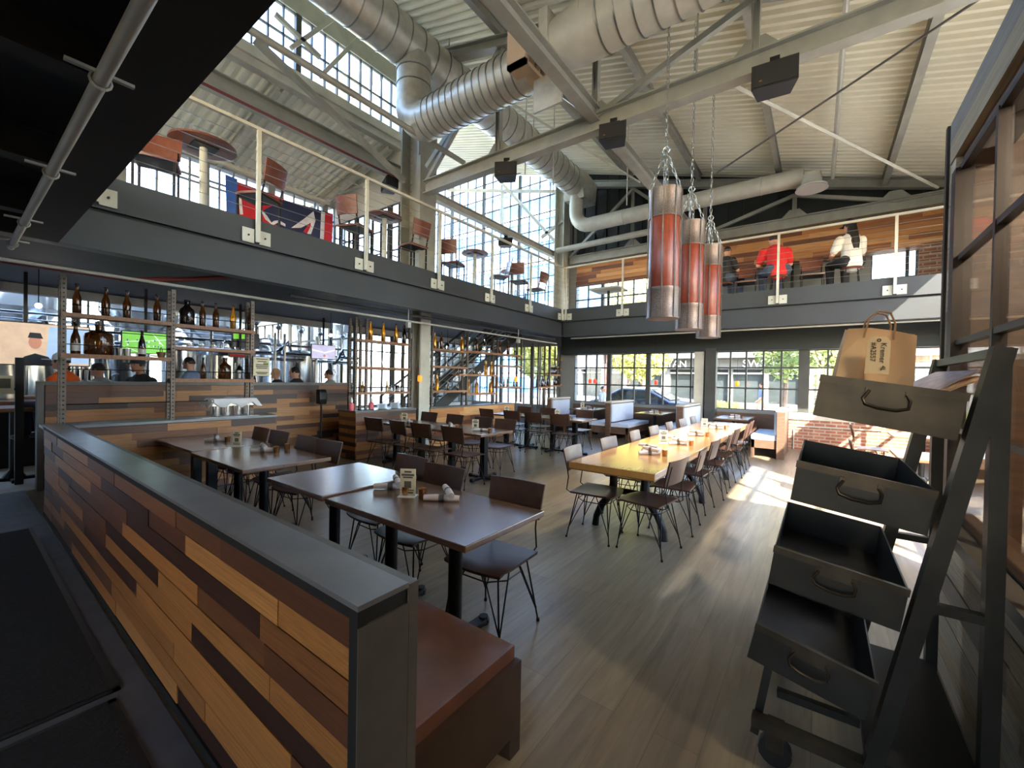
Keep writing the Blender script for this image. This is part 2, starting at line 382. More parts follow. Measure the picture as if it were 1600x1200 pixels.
# gallery slabs
shell('floor_gallery_left', [((XL, -4, 3.05), (MX-.12, YF, 3.43))], 'soffit_black'); shell('floor_gallery_bounce', [((XL, -4, 3.43), (MX-.12, YF, 3.45)), ((MX-.12, MY+.12, 3.43), (XR, YF, 3.45)), ((MX-.12, -4, 3.43), (XR, NY-.1, 3.45))], 'concrete')  # pale unseen floor top, added to bounce daylight onto the aisle roof
shell('floor_gallery_far', [((MX-.12, MY+.12, 3.05), (XR, YF, 3.43))], 'soffit_black')
shell('floor_gallery_near', [((MX-.12, -4, 3.05), (XR, NY-.1, 3.43))], 'soffit_black')
SOUTH = [(-.6, .5, .5, 2.6), (-7.6, 2.2, 3.7, 5.35)]  # window openings behind the camera, added to light the near side and roof
bs = [((-24, -4.1, 0), (-7.6, -4, 8.8)), ((2.2, -4.1, 0), (XR, -4, 8.8)), ((-7.6, -4.1, 0), (-.6, -4, 3.7)), ((.5, -4.1, 0), (2.2, -4, 3.7)), ((-.6, -4.1, 0), (.5, -4, .5)), ((-.6, -4.1, 2.6), (.5, -4, 3.7)), ((-7.6, -4.1, 5.35), (2.2, -4, 8.8))]
shell('wall_near', bs, 'wall_white')
# corrugated roof decks
def deck(name, x0, x1, zf, y0, y1, pitch=.165, amp=.055, m='deck_cream'):
    g = G(); pr = []; y = y0
    while y < y1:
        pr += [(y, 0), (y+pitch*.35, 0), (y+pitch*.5, amp), (y+pitch*.85, amp)]; y += pitch
    vs = [(x, yy, zf(x)+d) for x in (x0, x1) for yy, d in pr]; n = len(pr)
    g.add(vs, [(i, i+1, n+i+1, n+i) for i in range(n-1)])
    vs2 = [(x, yy, zf(x)+amp+.06) for x in (x0, x1) for yy in (y0, y1)]; g.add(vs2, [(0, 2, 3, 1)])
    o = g.make(name, m, fix=False); o['kind'] = 'structure'; return o
deck('ceiling', -8.35, XR+.5, roofz, -4, 6.2)
deck('ceiling_far', -13.6, XR+.5, roofz, 6.2, YF+.2)
zais = lambda x: 6.95+(x+8)*.195
deck('ceiling_aisle', XL-.3, -8.0, zais, -4, 6.4)
# far wall
Yw = YF
shell('wall_far', [((MX-7.6, Yw, 0), (-11, Yw+.25, 3.45)), ((-7.2, Yw, 0), (-6.55, Yw+.25, 9.0)), ((-11, Yw, 0), (-7.2, Yw+.25, .7)), ((-11, Yw, 2.75), (-7.2, Yw+.25, 3.5)),
      ((-6.55, Yw, 2.42), (XR, Yw+.25, 3.55)), ((-6.55, Yw, .82), (XR, Yw+.25, .9)), ((-4.1, Yw, 3.55), (.85, Yw+.25, 4.8)), ((1.6, Yw, 3.55), (XR, Yw+.25, 4.8)), ((-6.55, Yw, 4.8), (XR, Yw+.25, 5.3))], 'wall_grey')
shell('wall_far_lower', [((-6.55, Yw, 0), (-.62, Yw+.25, .82))], 'booth_wood')
shell('wall_far_brick', [((-.62, Yw-.1, 0), (XR, Yw+.25, .74)), ((1.62, Yw-.06, 3.5), (1.95, Yw, 4.6))], 'red_brick')
shell('trim_2', [((-.64, Yw-.13, .74), (XR, Yw, .9))], 'concrete')
shell('wall_far_header', [((-6.9, Yw-.25, 2.42), (XR, Yw-.02, 3.05))], 'dark_panel')
g = G(); g.prism([(-6.9, 5.3), (XR, 5.3), (XR, roofz(XR)), (-6.9, roofz(-6.9))], 1, Yw+.02, Yw+.2)
for i in range(24): x = -6.7+i*.38; g.bx((x, Yw-.02, 5.3), (x+.05, Yw+.03, roofz(x+.05)-.02))
o = g.make('wall_far_upper', 'dark_panel'); o['kind'] = 'structure'
wp = struct('wall_far_boards'); planks(wp, (-6.5, Yw-.01, 4.62), (1, 0, 0), (0, -1, 0), 8.6, .68, 6, 'gallery_planks', .5, 1.6, .03, 5)
# right (street side) wall with its windows
def pierced(name, x0, x1, ya, yb, za, zb, holes, m):
    bs = []; ys = sorted({ya, yb, *[h[0] for h in holes], *[h[1] for h in holes]})
    for i in range(len(ys)-1):
        z = za; mid = (ys[i]+ys[i+1])/2
        for h in sorted([h for h in holes if h[0] <= mid <= h[1]], key=lambda h: h[2]):
            if h[2] > z: bs.append(((x0, ys[i], z), (x1, ys[i+1], h[2])))
            z = h[3]
        if z < zb: bs.append(((x0, ys[i], z), (x1, ys[i+1], zb)))
    return shell(name, bs, m)
HOLES = [(1.6, 5.47, .9, 4.1), (6.5, 8.85, .9, 3.3), (9.3, 11.3, 1.2, 2.75), (8.6, 10.0, 3.62, 4.75), (6.2, 8.2, 3.62, 4.9), (3.4, 5.4, 4.45, 5.2)]
pierced('wall_right', XR, XR+.25, -4, YF, 0, 5.85, HOLES, 'wall_white')
# left outer wall (gallery level), clerestory wall, aisle end wall
shell('wall_left', [((XL-.2, -4, 2.9), (XL, 6.4, 3.62)), ((XL-.2, -4, 6.22), (XL, 6.4, 6.45)), ((XL-.2, 6.9, 0), (XL, YF, .7)), ((XL-.2, 6.9, 2.85), (XL, YF, 3.5))], 'wall_white')
shell('wall_clerestory', [((-8.1, -4, 6.85), (-7.98, 6.3, 7.25)), ((-8.1, -4, 8.32), (-7.98, 6.3, 8.75))], 'truss_light')
shell('wall_aisle_end', [((XL, 6.4, 5.75), (-7.1, 6.5, 6.6)), ((XL, 6.4, 3.4), (-7.1, 6.5, 3.55))], 'wall_white')
g = G(); g.prism([(6.3, 6.5), (6.3, 8.8), (6.42, 8.8), (6.42, 6.5)], 0, -13.6, -8.0); o = g.make('wall_bay', 'deck_cream'); o['kind'] = 'structure'
shell('wall_bay_left', [((-13.7, 6.4, 9.2), (-13.6, YF, 10.3))], 'wall_white')
# windows
window('x', XL+.02, lsp(6.9, YF, 14), [.7, 1.25, 1.8, 2.35, 2.85], .035, (4, 9), hv=.14)
window('x', XL+.02, lsp(.9, 6.4, 20), [3.62, 4.4, 5.1, 5.72, 5.84, 6.22], .035, (4, 9, 14, 19), 'window_frame_light', hv=.16)
window('x', XL+.02, [-4, -1.5, .9], [3.62, 5.72, 6.22], .035, (), 'window_frame_light')
window('x', -8.04, lsp(1.8, 6.3, 17), [7.25, 7.8, 8.32], .022, (8,), 'window_frame', hv=.1)
window('x', -8.04, [-4, -1, 1.8], [7.25, 8.32], .03, (), 'window_frame')
window('y', 6.45, lsp(XL, -7.15, 11), [3.55, 4.1, 4.65, 5.2, 5.75], .024, (3, 7), 'window_frame')
window('y', YF+.05, lsp(-13.6, -7.2, 15), lsp(3.5, 9.6, 11), .024, (3, 7, 11), 'window_frame', lambda u: roofz(u)-.1, hv=.1)
window('x', -13.65, lsp(6.4, YF, 6), lsp(3.5, 9.2, 4), .05, (), 'window_frame')
U = [ony(p, 590, YF+.05).x for p in (899, 915.8, 932.3, 952, 972.4, 991, 1013, 1036, 1057.4, 1079.7)]
window('y', YF+.05, [-6.55]+U[1:]+[-2.66], [.9, 1.46, 1.99, 2.42], .04, (3, 6), hv=.13)
U = [ony(p, 590, YF+.05).x for p in (1110, 1141, 1165.6, 1192.5, 1220.6, 1256, 1293)]
window('y', YF+.05, [-2.66]+U+[.95, 1.6, XR], [.9, 1.46, 1.99, 2.42], .04, (1, 6), hv=.22)
window('y', YF+.05, lsp(-11, -7.2, 11), [.7, 1.25, 1.8, 2.3, 2.75], .03, (4, 8))
window('y', YF+.05, [-6.55, -6.1, -5.6, -5.1, -4.6, -4.1], [3.55, 4.2, 4.8], .04, (2,))
window('y', YF+.05, [.85, 1.6], [3.55, 3.95, 4.8], .05)
for a in SOUTH: window('y', -4.05, lsp(a[0], a[1], 3 if a[2] < 2 else 10), lsp(a[2], a[3], 2), .06)  # unseen added glazing that lets daylight in from behind
for ya, yb, za, zb in HOLES:
    if ya == 1.6: window('x', XR+.12, [ya, 2.5, 3.56, 4.68, yb], [za, 1.9, 2.8, 3.67, zb], .05); continue
    n = max(1, round((yb-ya)/1.05))
    window('x', XR+.12, lsp(ya, yb, n), [za, (za+zb)/2-.1, zb-.28, zb] if zb-za > 1.5 else [za, zb], .05)
# entrance vestibule on the right: clad box with a steel-framed window
VX, VY, VT = .56, 3.38, 3.06
vs_ = struct('wall_vestibule', (VX, VY, 0)); bs = (VX, VY, 0)
g = G(); wy0, wy1, wz0, wz1 = .2, 3.24, .9, 2.75
for a, b in [((VX+.03, -1.5, 0), (VX+.16, VY-.03, wz0)), ((VX+.03, -1.5, wz1), (VX+.16, VY-.03, VT)), ((VX+.03, -1.5, wz0), (VX+.16, wy0, wz1)), ((VX+.03, wy1, wz0), (VX+.16, VY-.03, wz1)),
             ((VX+.16, VY-.16, 0), (XR, VY-.03, VT)), ((VX+.03, -1.5, VT-.05), (XR, VY-.03, VT))]:
    g.bx([a[i]-bs[i] for i in range(3)], [b[i]-bs[i] for i in range(3)])
g.make('core', 'booth_wood', vs_)
planks(vs_, (VX+.03, -1.5, 0), (0, 1, 0), (-1, 0, 0), VY+1.47, VT, 26, 'weathered_planks', .5, 1.5, .03, 11, bs, (wy0+1.5, wy1+1.5, wz0-.02, wz1+.02))
planks(vs_, (VX, VY-.03, 0), (1, 0, 0), (0, 1, 0), XR-VX, VT, 26, 'weathered_planks', .5, 1.5, .03, 12, bs)
shell('trim_3', [((VX-.012, VY-.006, 0), (VX+.004, VY+.034, VT))], 'bronze_frame')
window('x', VX+.03, [wy0, 1.3, 1.95, 2.6, wy1], [wz0, 1.36, 1.82, 2.27, wz1], .028, (0, 4), 'bronze_frame', gm='vestibule_glass', depth=.045, hv=.09)
shell('trim_4', [((VX-.06, wy0-.05, wz0-.05), (VX+.05, wy1+.05, wz0))], 'zinc_edge')
vi = struct('wall_vestibule_inner', (1.75, -1.5, 0)); planks(vi, (1.78, -1.5, 0), (0, 1, 0), (-1, 0, 0), 4.7, 3.0, 22, 'gallery_planks', .6, 1.8, .03, 13, (1.75, -1.5, 0))
g = G().bx((.03, 0, 0), (.1, 4.7, 3.0)); g.make('backing', 'booth_wood', vi)
lp = thing('ceiling_lamp', 'small round glowing ceiling lamp inside the entrance vestibule', 'lamp', (1.2, 1.6, VT-.14))
G().lathe([(.12, 0), (.13, .05), (.05, .09)], 16).make('housing', 'black_metal', lp, True); G().lathe([(.1, -.012), (.1, .001)], 16).make('diffuser', 'lamp_glow', lp)
ld = bpy.data.lights.new('vestibule_light', 'POINT'); ld.energy = 40; ld.color = (1, .85, .65); ld.shadow_soft_size = .08
lo = bpy.data.objects.new('vestibule_light', ld); COL.objects.link(lo); lo.parent = lp; lo.location = (0, 0, -.08)
# ---------------------------------------------------------------- gallery edge beams
def edge_beam(name, label, p, q, inward):
    """fascia channel above a deeper beam; inward is the unit vector from the hall towards the slab"""
    t = thing(name, label, 'beam', p); p0 = Vector(p); q = Vector(q)-p0; n = Vector(inward)
    def strip(nm, z0, z1, d0, d1, m):
        a = n*d0+Vector((0, 0, z0)); b = q+n*d1+Vector((0, 0, z1))
        G().bx([min(a[i], b[i]) for i in range(3)], [max(a[i], b[i]) for i in range(3)]).make(nm, m, t)
    strip('fascia', 3.275, 3.609, .012, .06, 'fascia_grey'); strip('upper_lip', 3.255, 3.275, -.01, .06, 'fascia_grey'); strip('shadow_gap', 3.225, 3.255, .05, .08, 'soffit_black')
    strip('web', 2.85, 3.225, .03, .06, 'fascia_grey'); strip('lower_flange', 2.826, 2.85, -.03, .16, 'fascia_grey')
    return t
edge_beam('gallery_beam', 'long dark grey gallery edge beam above the bottle racks on the left', (MX, -4, 0), (MX, MY, 0), (-1, 0, 0))
edge_beam('gallery_beam', 'dark grey gallery edge beam across the far end above the booths', (MX, MY, 0), (XR, MY, 0), (0, 1, 0))
nb = thing('gallery_beam', 'almost black overhead gallery beam crossing the upper left corner', 'beam', (MX, NY, 0))
G().ibeam((0, -.12, 3.03), (XR-MX, -.12, 3.03), .24, .41, .025).make('beam', 'soffit_black', nb)
G().bx((0, -.06, 3.24), (XR-MX, 0, 3.6)).make('fascia', 'soffit_black', nb)
for i, x in enumerate((-5.2, -3.9, -2.6, -1.3)):
    tag(G().ibeam((x, -4, 2.95), (x, NY-.25, 2.95), .12, .2, .015).make('floor_joist', 'soffit_black'), 'black joist under the near gallery, %s from the left' % ORD[i], 'joist', 'joists under the near gallery')
pp = thing('conduit', 'pale pipe with clamps under the dark beam in the upper left corner', 'pipe', (-1.0, .36, 2.72))
G().cyl((.2, 0, 0), (-5.1, 0, 0), .025, n=10).make('pipe', 'pipe_pale', pp, True)
for x in (-1.3, -2.6, -4.0, -4.9):
    g = G(); g.ring((x, 0, 0), .03, .007, (0, 1, 0), (0, 0, 1), 12, 4); g.bar((x, -.1, .03), (x, .1, .03), .02, .012); g.make('clamp', 'pipe_pale', pp)
tag(G().tube([(MX-.5, -2, 2.66), (MX-.5, 1.3, 2.66), (MX-.6, 1.9, 2.8), (MX-.6, 2.6, 3.0)], .03, 8).make('sprinkler_pipe', 'pipe_red', None, True), 'dark red sprinkler pipe under the left gallery', 'pipe')
tag(G().cyl((MX-.12, -1, 2.6), (MX-.12, 10.4, 2.62), .018, n=8).make('conduit', 'pipe_pale', None, True), 'thin pale conduit running below the left gallery beam', 'pipe')
tag(G().cyl((MX-.3, 3, 2.75), (MX-.3, 10.6, 2.78), .03, n=8).make('conduit', 'fascia_grey', None, True), 'thicker grey conduit above the thin pale one below the left gallery', 'pipe')
tag(G().cyl((MX+.2, MY+.15, 2.78), (XR, MY+.15, 2.8), .02, n=8).make('conduit', 'pipe_pale', None, True), 'thin pale conduit under the far gallery beam', 'pipe')
for i, (px, py) in enumerate(((638, 508), (810, 526))):
    p = onx(px, py, MX-.12); j = thing('junction_box', 'small pale junction box on the conduit, %s' % ('nearer the column' if i == 0 else 'further towards the far corner'), 'box', (p.x, p.y, 2.52))
    G().bc((0, 0, .02), (.07, .07, .1)).make('box', 'pipe_pale', j); G().cyl((0, 0, .07), (0, 0, .4), .008, n=6).make('drop_rod', 'pipe_pale', j)
# guard rails
def rail(name, label, base, run, out, posts, L):
    t = thing(name, label, 'railing', base); u, n = Vector(run), Vector(out)
    pm = G().bar((0, 0, 3.3), (0, 0, 4.77), .045, .045).mesh('post', 'truss_light')
    for s in posts:
        o = link('post', pm, t); o.location = u*s+n*.05
        for k in (-1, 1):
            c = u*(s+k*.1)+n*.01; a = c-u*.07; b = c+u*.07
            q = G().bx([min(a[i], b[i])-abs(n[i])*.008+(0 if i < 2 else 3.29) for i in range(3)], [max(a[i], b[i])+abs(n[i])*.008+(0 if i < 2 else 3.47) for i in range(3)]).make('base_plate', 'truss_light', t)
            G().cyl(c+n*.008+Vector((0, 0, 3.38)), c+n*.022+Vector((0, 0, 3.38)), .012, n=6).make('bolt', 'black_metal', q)
    G().bar(n*.05+Vector((0, 0, 4.77)), u*L+n*.05+Vector((0, 0, 4.77)), .05, .04).make('top_rail', 'truss_light', t)
    for k in range(8):
        z = 3.72+k*.125; G().cyl(n*.05+Vector((0, 0, z)), u*L+n*.05+Vector((0, 0, z)), .004, n=5).make('cable', 'stainless_dull', t)
rail('guard_rail', 'pale steel cable railing along the left gallery edge', (MX, 0, 0), (0, 1, 0), (1, 0, 0), [.9, 2.42, 4.03, 5.64, 7.23, 8.78, 10.42], 10.55)
rail('guard_rail', 'pale steel cable railing along the far gallery edge', (MX, MY, 0), (1, 0, 0), (0, -1, 0), [.12, 1.79, 3.5, 5.22, 7.07], 8.4)
# ---------------------------------------------------------------- roof steel
def truss(label, Y, zb, xs, cm='truss_grey'):
    t = thing('roof_truss', label, 'truss', (xs[0], Y, zb)); x0 = xs[0]
    top = lambda x: roofz(x)-.42-zb
    G().ibeam((0, 0, 0), (xs[-1]-x0, 0, 0), .17, .26, .02).make('bottom_chord', cm, t)
    G().ibeam((0, 0, top(xs[0])), (xs[-1]-x0, 0, max(top(xs[-1]), .16)), .17, .2, .02).make('top_chord', cm, t)
    for i, x in enumerate(xs[1:-1]):
        G().ibeam((x-x0, 0, .12), (x-x0, 0, top(x)-.08), .09, .09, .012, up=(1, 0, 0)).make('vertical', cm, t)
        g = G(); g.prism([(x-x0-.3, .1), (x-x0+.3, .1), (x-x0+.1, .32), (x-x0-.1, .32)], 1, -.012, .012)
        for k in (-.18, -.06, .06, .18): g.cyl((x-x0+k, -.03, .15), (x-x0+k, .03, .15), .018, n=6)
        g.make('gusset', cm, t)
    for i in range(len(xs)-1):
        a, b = (xs[i], xs[i+1]) if i % 2 == 0 else (xs[i+1], xs[i])
        q = top(b) if i < len(xs)-2 else top(b)-.05
        G().bar((a-x0, 0, .1), (b-x0, 0, max(q-.06, .12)), .08, .08).make('diagonal', cm, t)
    return t
PX = [-6.45, -4.6, -2.77, -.71, 1.2, 2.4]
truss('grey steel roof truss with the long chord that carries the speakers', 5.71, 5.37, PX)
truss('grey steel roof truss against the dark far wall', 12.12, 5.47, [-6.7, -4.6, -2.6, -.6, 1.2, 2.4])
for i, x in enumerate((-6.6, -4.65, -2.75, -.9, 1.02)):
    z = roofz(x)-.11
    tag(G().ibeam((x, -3.8, z), (x, 12.2, z), .1, .2, .015).make('roof_purlin', 'truss_grey'), 'grey purlin under the corrugated roof, %s from the left' % ORD[i], 'purlin', 'purlins under the main roof')
tag(G().ibeam((-2.77, -3.5, 5.5), (-2.77, 12, 5.5), .16, .2, .02).make('tie_beam', 'truss_grey'), 'long grey tie beam bolted across the truss above the hanging lamps', 'beam')
tag(G().ibeam((-7.2, 6.2, 5.72), (-7.2, 12.1, 5.72), .16, .18, .02).make('tie_beam', 'truss_light'), 'pale tie beam from the big column to the far corner', 'beam')
tag(G().ibeam((-8.0, -3.5, 6.3), (-8.0, 6.3, 6.3), .2, .3, .02).make('tie_beam', 'truss_grey'), 'deep grey beam under the aisle roof beside the red pipe', 'beam')
tag(G().cyl((-7.85, -3, 6.1), (-7.85, 6.2, 6.1), .025, n=8).make('sprinkler_pipe', 'pipe_red', None, True), 'red sprinkler pipe below the aisle roof beam', 'pipe')
tag(G().ibeam((-8.0, -3.5, 6.95), (-8.0, 6.3, 6.95), .14, .2, .02).make('tie_beam', 'truss_light'), 'pale beam along the foot of the clerestory windows', 'beam')
p = onx(560, 152, -5.75); tag(G().cyl((p.x, 0, p.z), (p.x, onx(725, 257, -5.75).y, p.z), .05, n=10).make('roof_pipe', 'truss_grey', None, True), 'thick grey pipe passing in front of the big column', 'pipe')
tag(G().bar(onx(398, 62, -6.9), onx(632, 283, -6.9), .09, .09).make('roof_brace', 'truss_grey'), 'diagonal grey brace running down to the big column', 'brace')
tag(G().bar(onx(150, 180, -9.5), onx(515, 318, -9.5), .06, .06).make('roof_brace', 'truss_light'), 'thin pale brace under the aisle roof', 'brace')
a, b = ony(668, 262, 5.75), ony(712, 195, 5.75); tag(G().bar(a, a+(b-a)*1.5, .1, .1).make('roof_brace', 'truss_grey'), 'short riveted strut rising right from the big column', 'brace')
tag(G().cyl(onz(1120, 270, 5.3), onz(1528, 0, 5.3), .014, n=6).make('brace_rod', 'zinc_edge'), 'thin dark brace rod crossing below the right roof', 'rod')
tag(G().cyl(onz(1145, 133, 5.42), onz(1465, 293, 5.42), .025, n=8).make('brace_rod', 'truss_light', None, True), 'pale brace tube crossing the dark rod below the right roof', 'rod')
tag(G().cyl(onz(780, 150, 6.4), onz(1000, 285, 6.4), .02, n=6).make('brace_rod', 'truss_light'), 'pale brace rod beside the small duct', 'rod')
tag(G().cyl(ony(1324, -20, 6.4), ony(1301, 278, 11.0), .035, n=8).make('roof_pipe', 'pipe_pale', None, True), 'pale pipe dropping from the roof to the round diffuser', 'pipe')
for i, (p, q, y) in enumerate((((700, 297), (905, 300), 12.05), ((762, 262), (868, 378), 12.0), ((785, 300), (784, 362), 12.05), ((846, 371), (880, 345), 12.0))):
    tag(G().bar(ony(p[0], p[1], y), ony(q[0], q[1], y), .09, .09).make('window_brace', 'truss_light'), ['level pale brace', 'diagonal pale brace', 'short upright pale brace', 'short slanted pale brace'][i]+' in front of the tall far window', 'brace')
# secondary clutter of purlins in the aisle and clerestory
for i, y in enumerate((1.2, 3.6, 6.0)):
    tag(G().ibeam((-8.05, y, 6.8), (XL, y, 6.22), .1, .16, .012).make('aisle_rafter', 'truss_light'), 'pale rafter under the aisle roof, %s from the near end' % ORD[i], 'rafter', 'rafters under the aisle roof')
for i, (a, b) in enumerate((((430, 22), (500, 90)), ((455, 75), (520, 30)), ((500, 120), (560, 60)))):
    tag(G().bar(onx(a[0], a[1], -7.6), onx(b[0], b[1], -7.6), .07, .07).make('clerestory_brace', 'truss_light'), 'pale angle brace before the clerestory panes, %s from the left' % ORD[i], 'brace', 'braces before the clerestory')
for i, (px, py, y) in enumerate(((778, 200, 6.4), (822, 190, 6.6), (935, 130, 6.0), (867, 150, 7.5), (1090, 60, 6.0), (982, 200, 9.0))):
    p = ony(px, py, y); tag(G().cyl((p.x, y, 5.5), (p.x, y, roofz(p.x)-.02), .012, n=6).make('hanger_rod', 'truss_light'), 'thin hanger rod dropping from the roof, %s in the picture from near' % ORD[i], 'rod', 'hanger rods')
tag(G().cyl(ony(870, 392, 11.8), ony(1020, 361, 11.8), .09, n=12).make('roof_pipe', 'truss_light', None, True), 'pale tube leaving the far corner behind the nearest lamp', 'pipe')
# columns
c = thing('steel_column', 'big riveted grey column rising through the left gallery', 'column', (-6.95, 5.95, 3.45)); g = G()
g.bx((-.26, -.03, 0), (.26, .03, 4.6)); g.make('web', 'truss_grey', c)
for s in (-1, 1): G().bx((s*.26-.02, -.25, 0), (s*.26+.02, .25, 4.6)).make('flange', 'truss_grey', c)
G().bx((.28, -.3, 0), (.4, -.2, 2.6)).make('side_angle', 'truss_grey', c)
g = G()
for k in range(30):
    for s in (-.2, .2): g.ball((s, -.035, .15+k*.15), .014, 6, 4)
g.make('rivets', 'truss_grey', c, kind='stuff')
c = thing('steel_column', 'white steel column between the serving station and the stair racks', 'column', (-7.05, 6.18, 0))
G().ibeam((0, 0, 0), (0, 0, 3.05), .3, .26, .025, up=(1, 0, 0)).make('shaft', 'truss_light', c); G().bc((0, 0, .015), (.4, .4, .03)).make('base_plate', 'truss_light', c)
c = thing('steel_column', 'tall grey column at the far left corner of the gallery', 'column', (-6.95, 12.05, 3.45))
G().ibeam((0, 0, 0), (0, 0, 4.9), .42, .35, .03, up=(1, 0, 0)).make('shaft', 'truss_light', c); G().bc((0, 0, .02), (.55, .5, .04)).make('base_plate', 'truss_light', c)
c = thing('steel_column', 'pale square column between the two far windows', 'column', (-2.66, 12.2, 0))
G().bx((-.12, -.08, 0), (.12, .1, 2.75)).make('shaft', 'truss_light', c); G().bx((-.2, -.1, 0), (.2, .1, .03)).make('base_plate', 'truss_light', c)
c = thing('steel_column', 'dark column just right of the pale square column', 'column', (-2.36, 12.15, 0))
G().bx((-.13, -.1, 0), (.13, .13, 2.5)).make('shaft', 'window_frame', c); G().bx((-.2, -.12, 0), (.2, .14, .03)).make('base_plate', 'window_frame', c)
# ---------------------------------------------------------------- ducts
def seams(p, q, r, pitch, parent, n=28):
    p, q = Vector(p), Vector(q); L_ = (q-p).length; d = (q-p)/L_; g = G()
    for i in range(1, int(L_/pitch)): c = p+d*(i*pitch); g.cyl(c-d*.009, c+d*.009, r+.012, n=n)
    o = g.make('seams', 'stainless_dull', parent, 35); o['kind'] = 'stuff'
def spiral(g, p, q, r, pitch=.16, n=24):
    p, q = Vector(p), Vector(q); L = (q-p).length; k = int(L/pitch); d = (q-p)/L
    g.cyl(p, q, r, n=n)
def elbow(c, r, d0, d1, R, n=6):
    """points of a quarter bend leaving c along d0 and ending along d1"""
    d0, d1 = Vector(d0), Vector(d1); o = Vector(c)+d1*R
    return [o-d1*R*math.cos(a)+d0*R*math.sin(a) for a in lsp(0, math.pi/2, n)]
dm = thing('spiral_duct', 'large galvanized spiral duct running along under the clerestory', 'duct', (-6.0, 4.95, 7.43))
g = G(); spiral(g, (0, -7.5, 0), (0, 6.1, 0), .375, .45); g.make('duct', 'galvanized', dm, 35); seams((0, -7.5, 0), (0, 6.1, 0), .375, .3, dm)
for y in (-3, .9, 3.9): G().cyl((0, y, .3), (0, y, .8), .012, n=6).make('hanger_rod', 'truss_grey', dm)
db = thing('spiral_duct', 'galvanized branch duct with a drop elbow and a square grille', 'duct', (-6.0, 4.95, 6.03))
g = G(); spiral(g, (.05, 0, 1.2), (.05, 0, .36), .3, .3); g.make('drop', 'galvanized', db, 35)
g = G(); g.tube(elbow((.05, 0, .4), .3, (0, 0, -1), (1, 0, 0), .4, 8), .31, 24); g.make('elbow', 'galvanized', db, 50)
g = G(); spiral(g, (.45, 0, 0), (2.6, 0, 0), .31, .14); g.make('duct', 'galvanized', db, 35); seams((.45, 0, 0), (2.6, 0, 0), .31, .14, db); seams((.05, 0, 1.2), (.05, 0, .36), .3, .25, db)
g = G(); g.cyl((2.9, 0, .06), (3.5, 0, .1), .3, .35, 24); spiral(g, (3.5, 0, .1), (5.4, 0, .1), .35, .3); g.make('wide_duct', 'duct_paint', db, 35); seams((3.5, 0, .1), (5.4, 0, .1), .35, .22, db)
g = G()
for (a, b) in [((-.3, -.3), (.3, -.24)), ((-.3, .24), (.3, .3)), ((-.3, -.3), (-.24, .3)), ((.24, -.3), (.3, .3))]: g.bx((2.62, a[0], a[1]), (2.92, b[0], b[1]))
for k in (-.14, 0, .14): g.bx((2.66, k-.025, -.25), (2.86, k+.025, .25))
o = g.make('grille', 'grille_tan', db); o.location = (-.15, -.12, .05)
G().bx((2.92, -.34, -.2), (3.05, .24, .4)).make('grille_box', 'duct_paint', db)
G().bx((2.7, -.1, -.75), (3.15, -.07, -.3)).make('damper_plate', 'galvanized', db)
ds = thing('round_duct', 'slim pale round duct crossing the far end to a round diffuser', 'duct', (-6.0, 11.2, 6.15))
pts = [Vector((.0, 0, 1.1)), Vector((0, 0, .5))]+elbow((0, 0, .45), .2, (0, 0, -1), (1, 0, 0), .45, 6)+[Vector((5.6, 0, 0))]
G().tube(pts, .2, 18).make('duct', 'duct_paint', ds, 45)
for x in (1.5, 3.2, 4.8): G().ring((x, 0, 0), .2, .012, (0, 1, 0), (0, 0, 1), 18, 4).make('seam', 'duct_paint', ds)
g = G(); g.cyl((5.75, -.12, -.02), (5.75, -.12, -.3), .16, .2, 18); g.make('boot', 'duct_paint', ds, True)
g = G()
for r in (.3, .22, .14, .06): g.lathe([(r, -.36+.09*(.3-r)), (r-.05, -.31+.09*(.3-r)), (r-.02, -.3)], 24, (5.75, -.12, 0))
g.make('diffuser', 'wall_white', ds, True)
ex = thing('exhaust_hood', 'angular galvanized transition at the end of the large duct', 'duct', (-6.0, 11.47, 7.3))
g = G(); g.prism([(-.4, -.35), (.35, -.35), (.45, .3), (-.3, .42), (-.55, .1)], 0, -.32, .32); g.make('transition', 'galvanized', ex)
# ---------------------------------------------------------------- speakers on the truss
def speaker(label, p, rz, w=.38, h=.24, d=.26):
    t = thing('loudspeaker', label, 'speaker', p, rz, 'loudspeakers hung from the roof steel')
    G().prism([(-w/2, 0), (w/2, 0), (w*.36, d), (-w*.36, d)], 2, -h, 0).make('cabinet', 'black_plastic', t)
    G().bx((-w/2+.02, -.012, -h+.02), (w/2-.02, 0, -.02)).make('grille', 'soffit_black', t)
    g = G(); g.bx((-.05, .08, 0), (.05, .12, .1)); g.make('bracket', 'black_metal', t)
    G().bc((-w*.3, -.014, -h*.72), (.03, .004, .016)).make('badge', 'copper', t)
speaker('black loudspeaker under the truss near the rusty joint', (-2.45, 5.6, 5.25), .25)
speaker('wide dark loudspeaker under the truss at the upper right', (-.5, 5.6, 5.27), .1, .46, .28)
speaker('black loudspeaker under the truss before the tall far window', (-4.35, 5.6, 5.25), .5)
speaker('small black loudspeaker tucked behind the railing beside the big column', tuple(onx(600, 280, -7.6)), -.4, .5, .2)
speaker('small black loudspeaker under the pale tie beam near the far corner', (-7.2, onx(790, 365, -7.2).y, 5.55), .6, .4, .22)
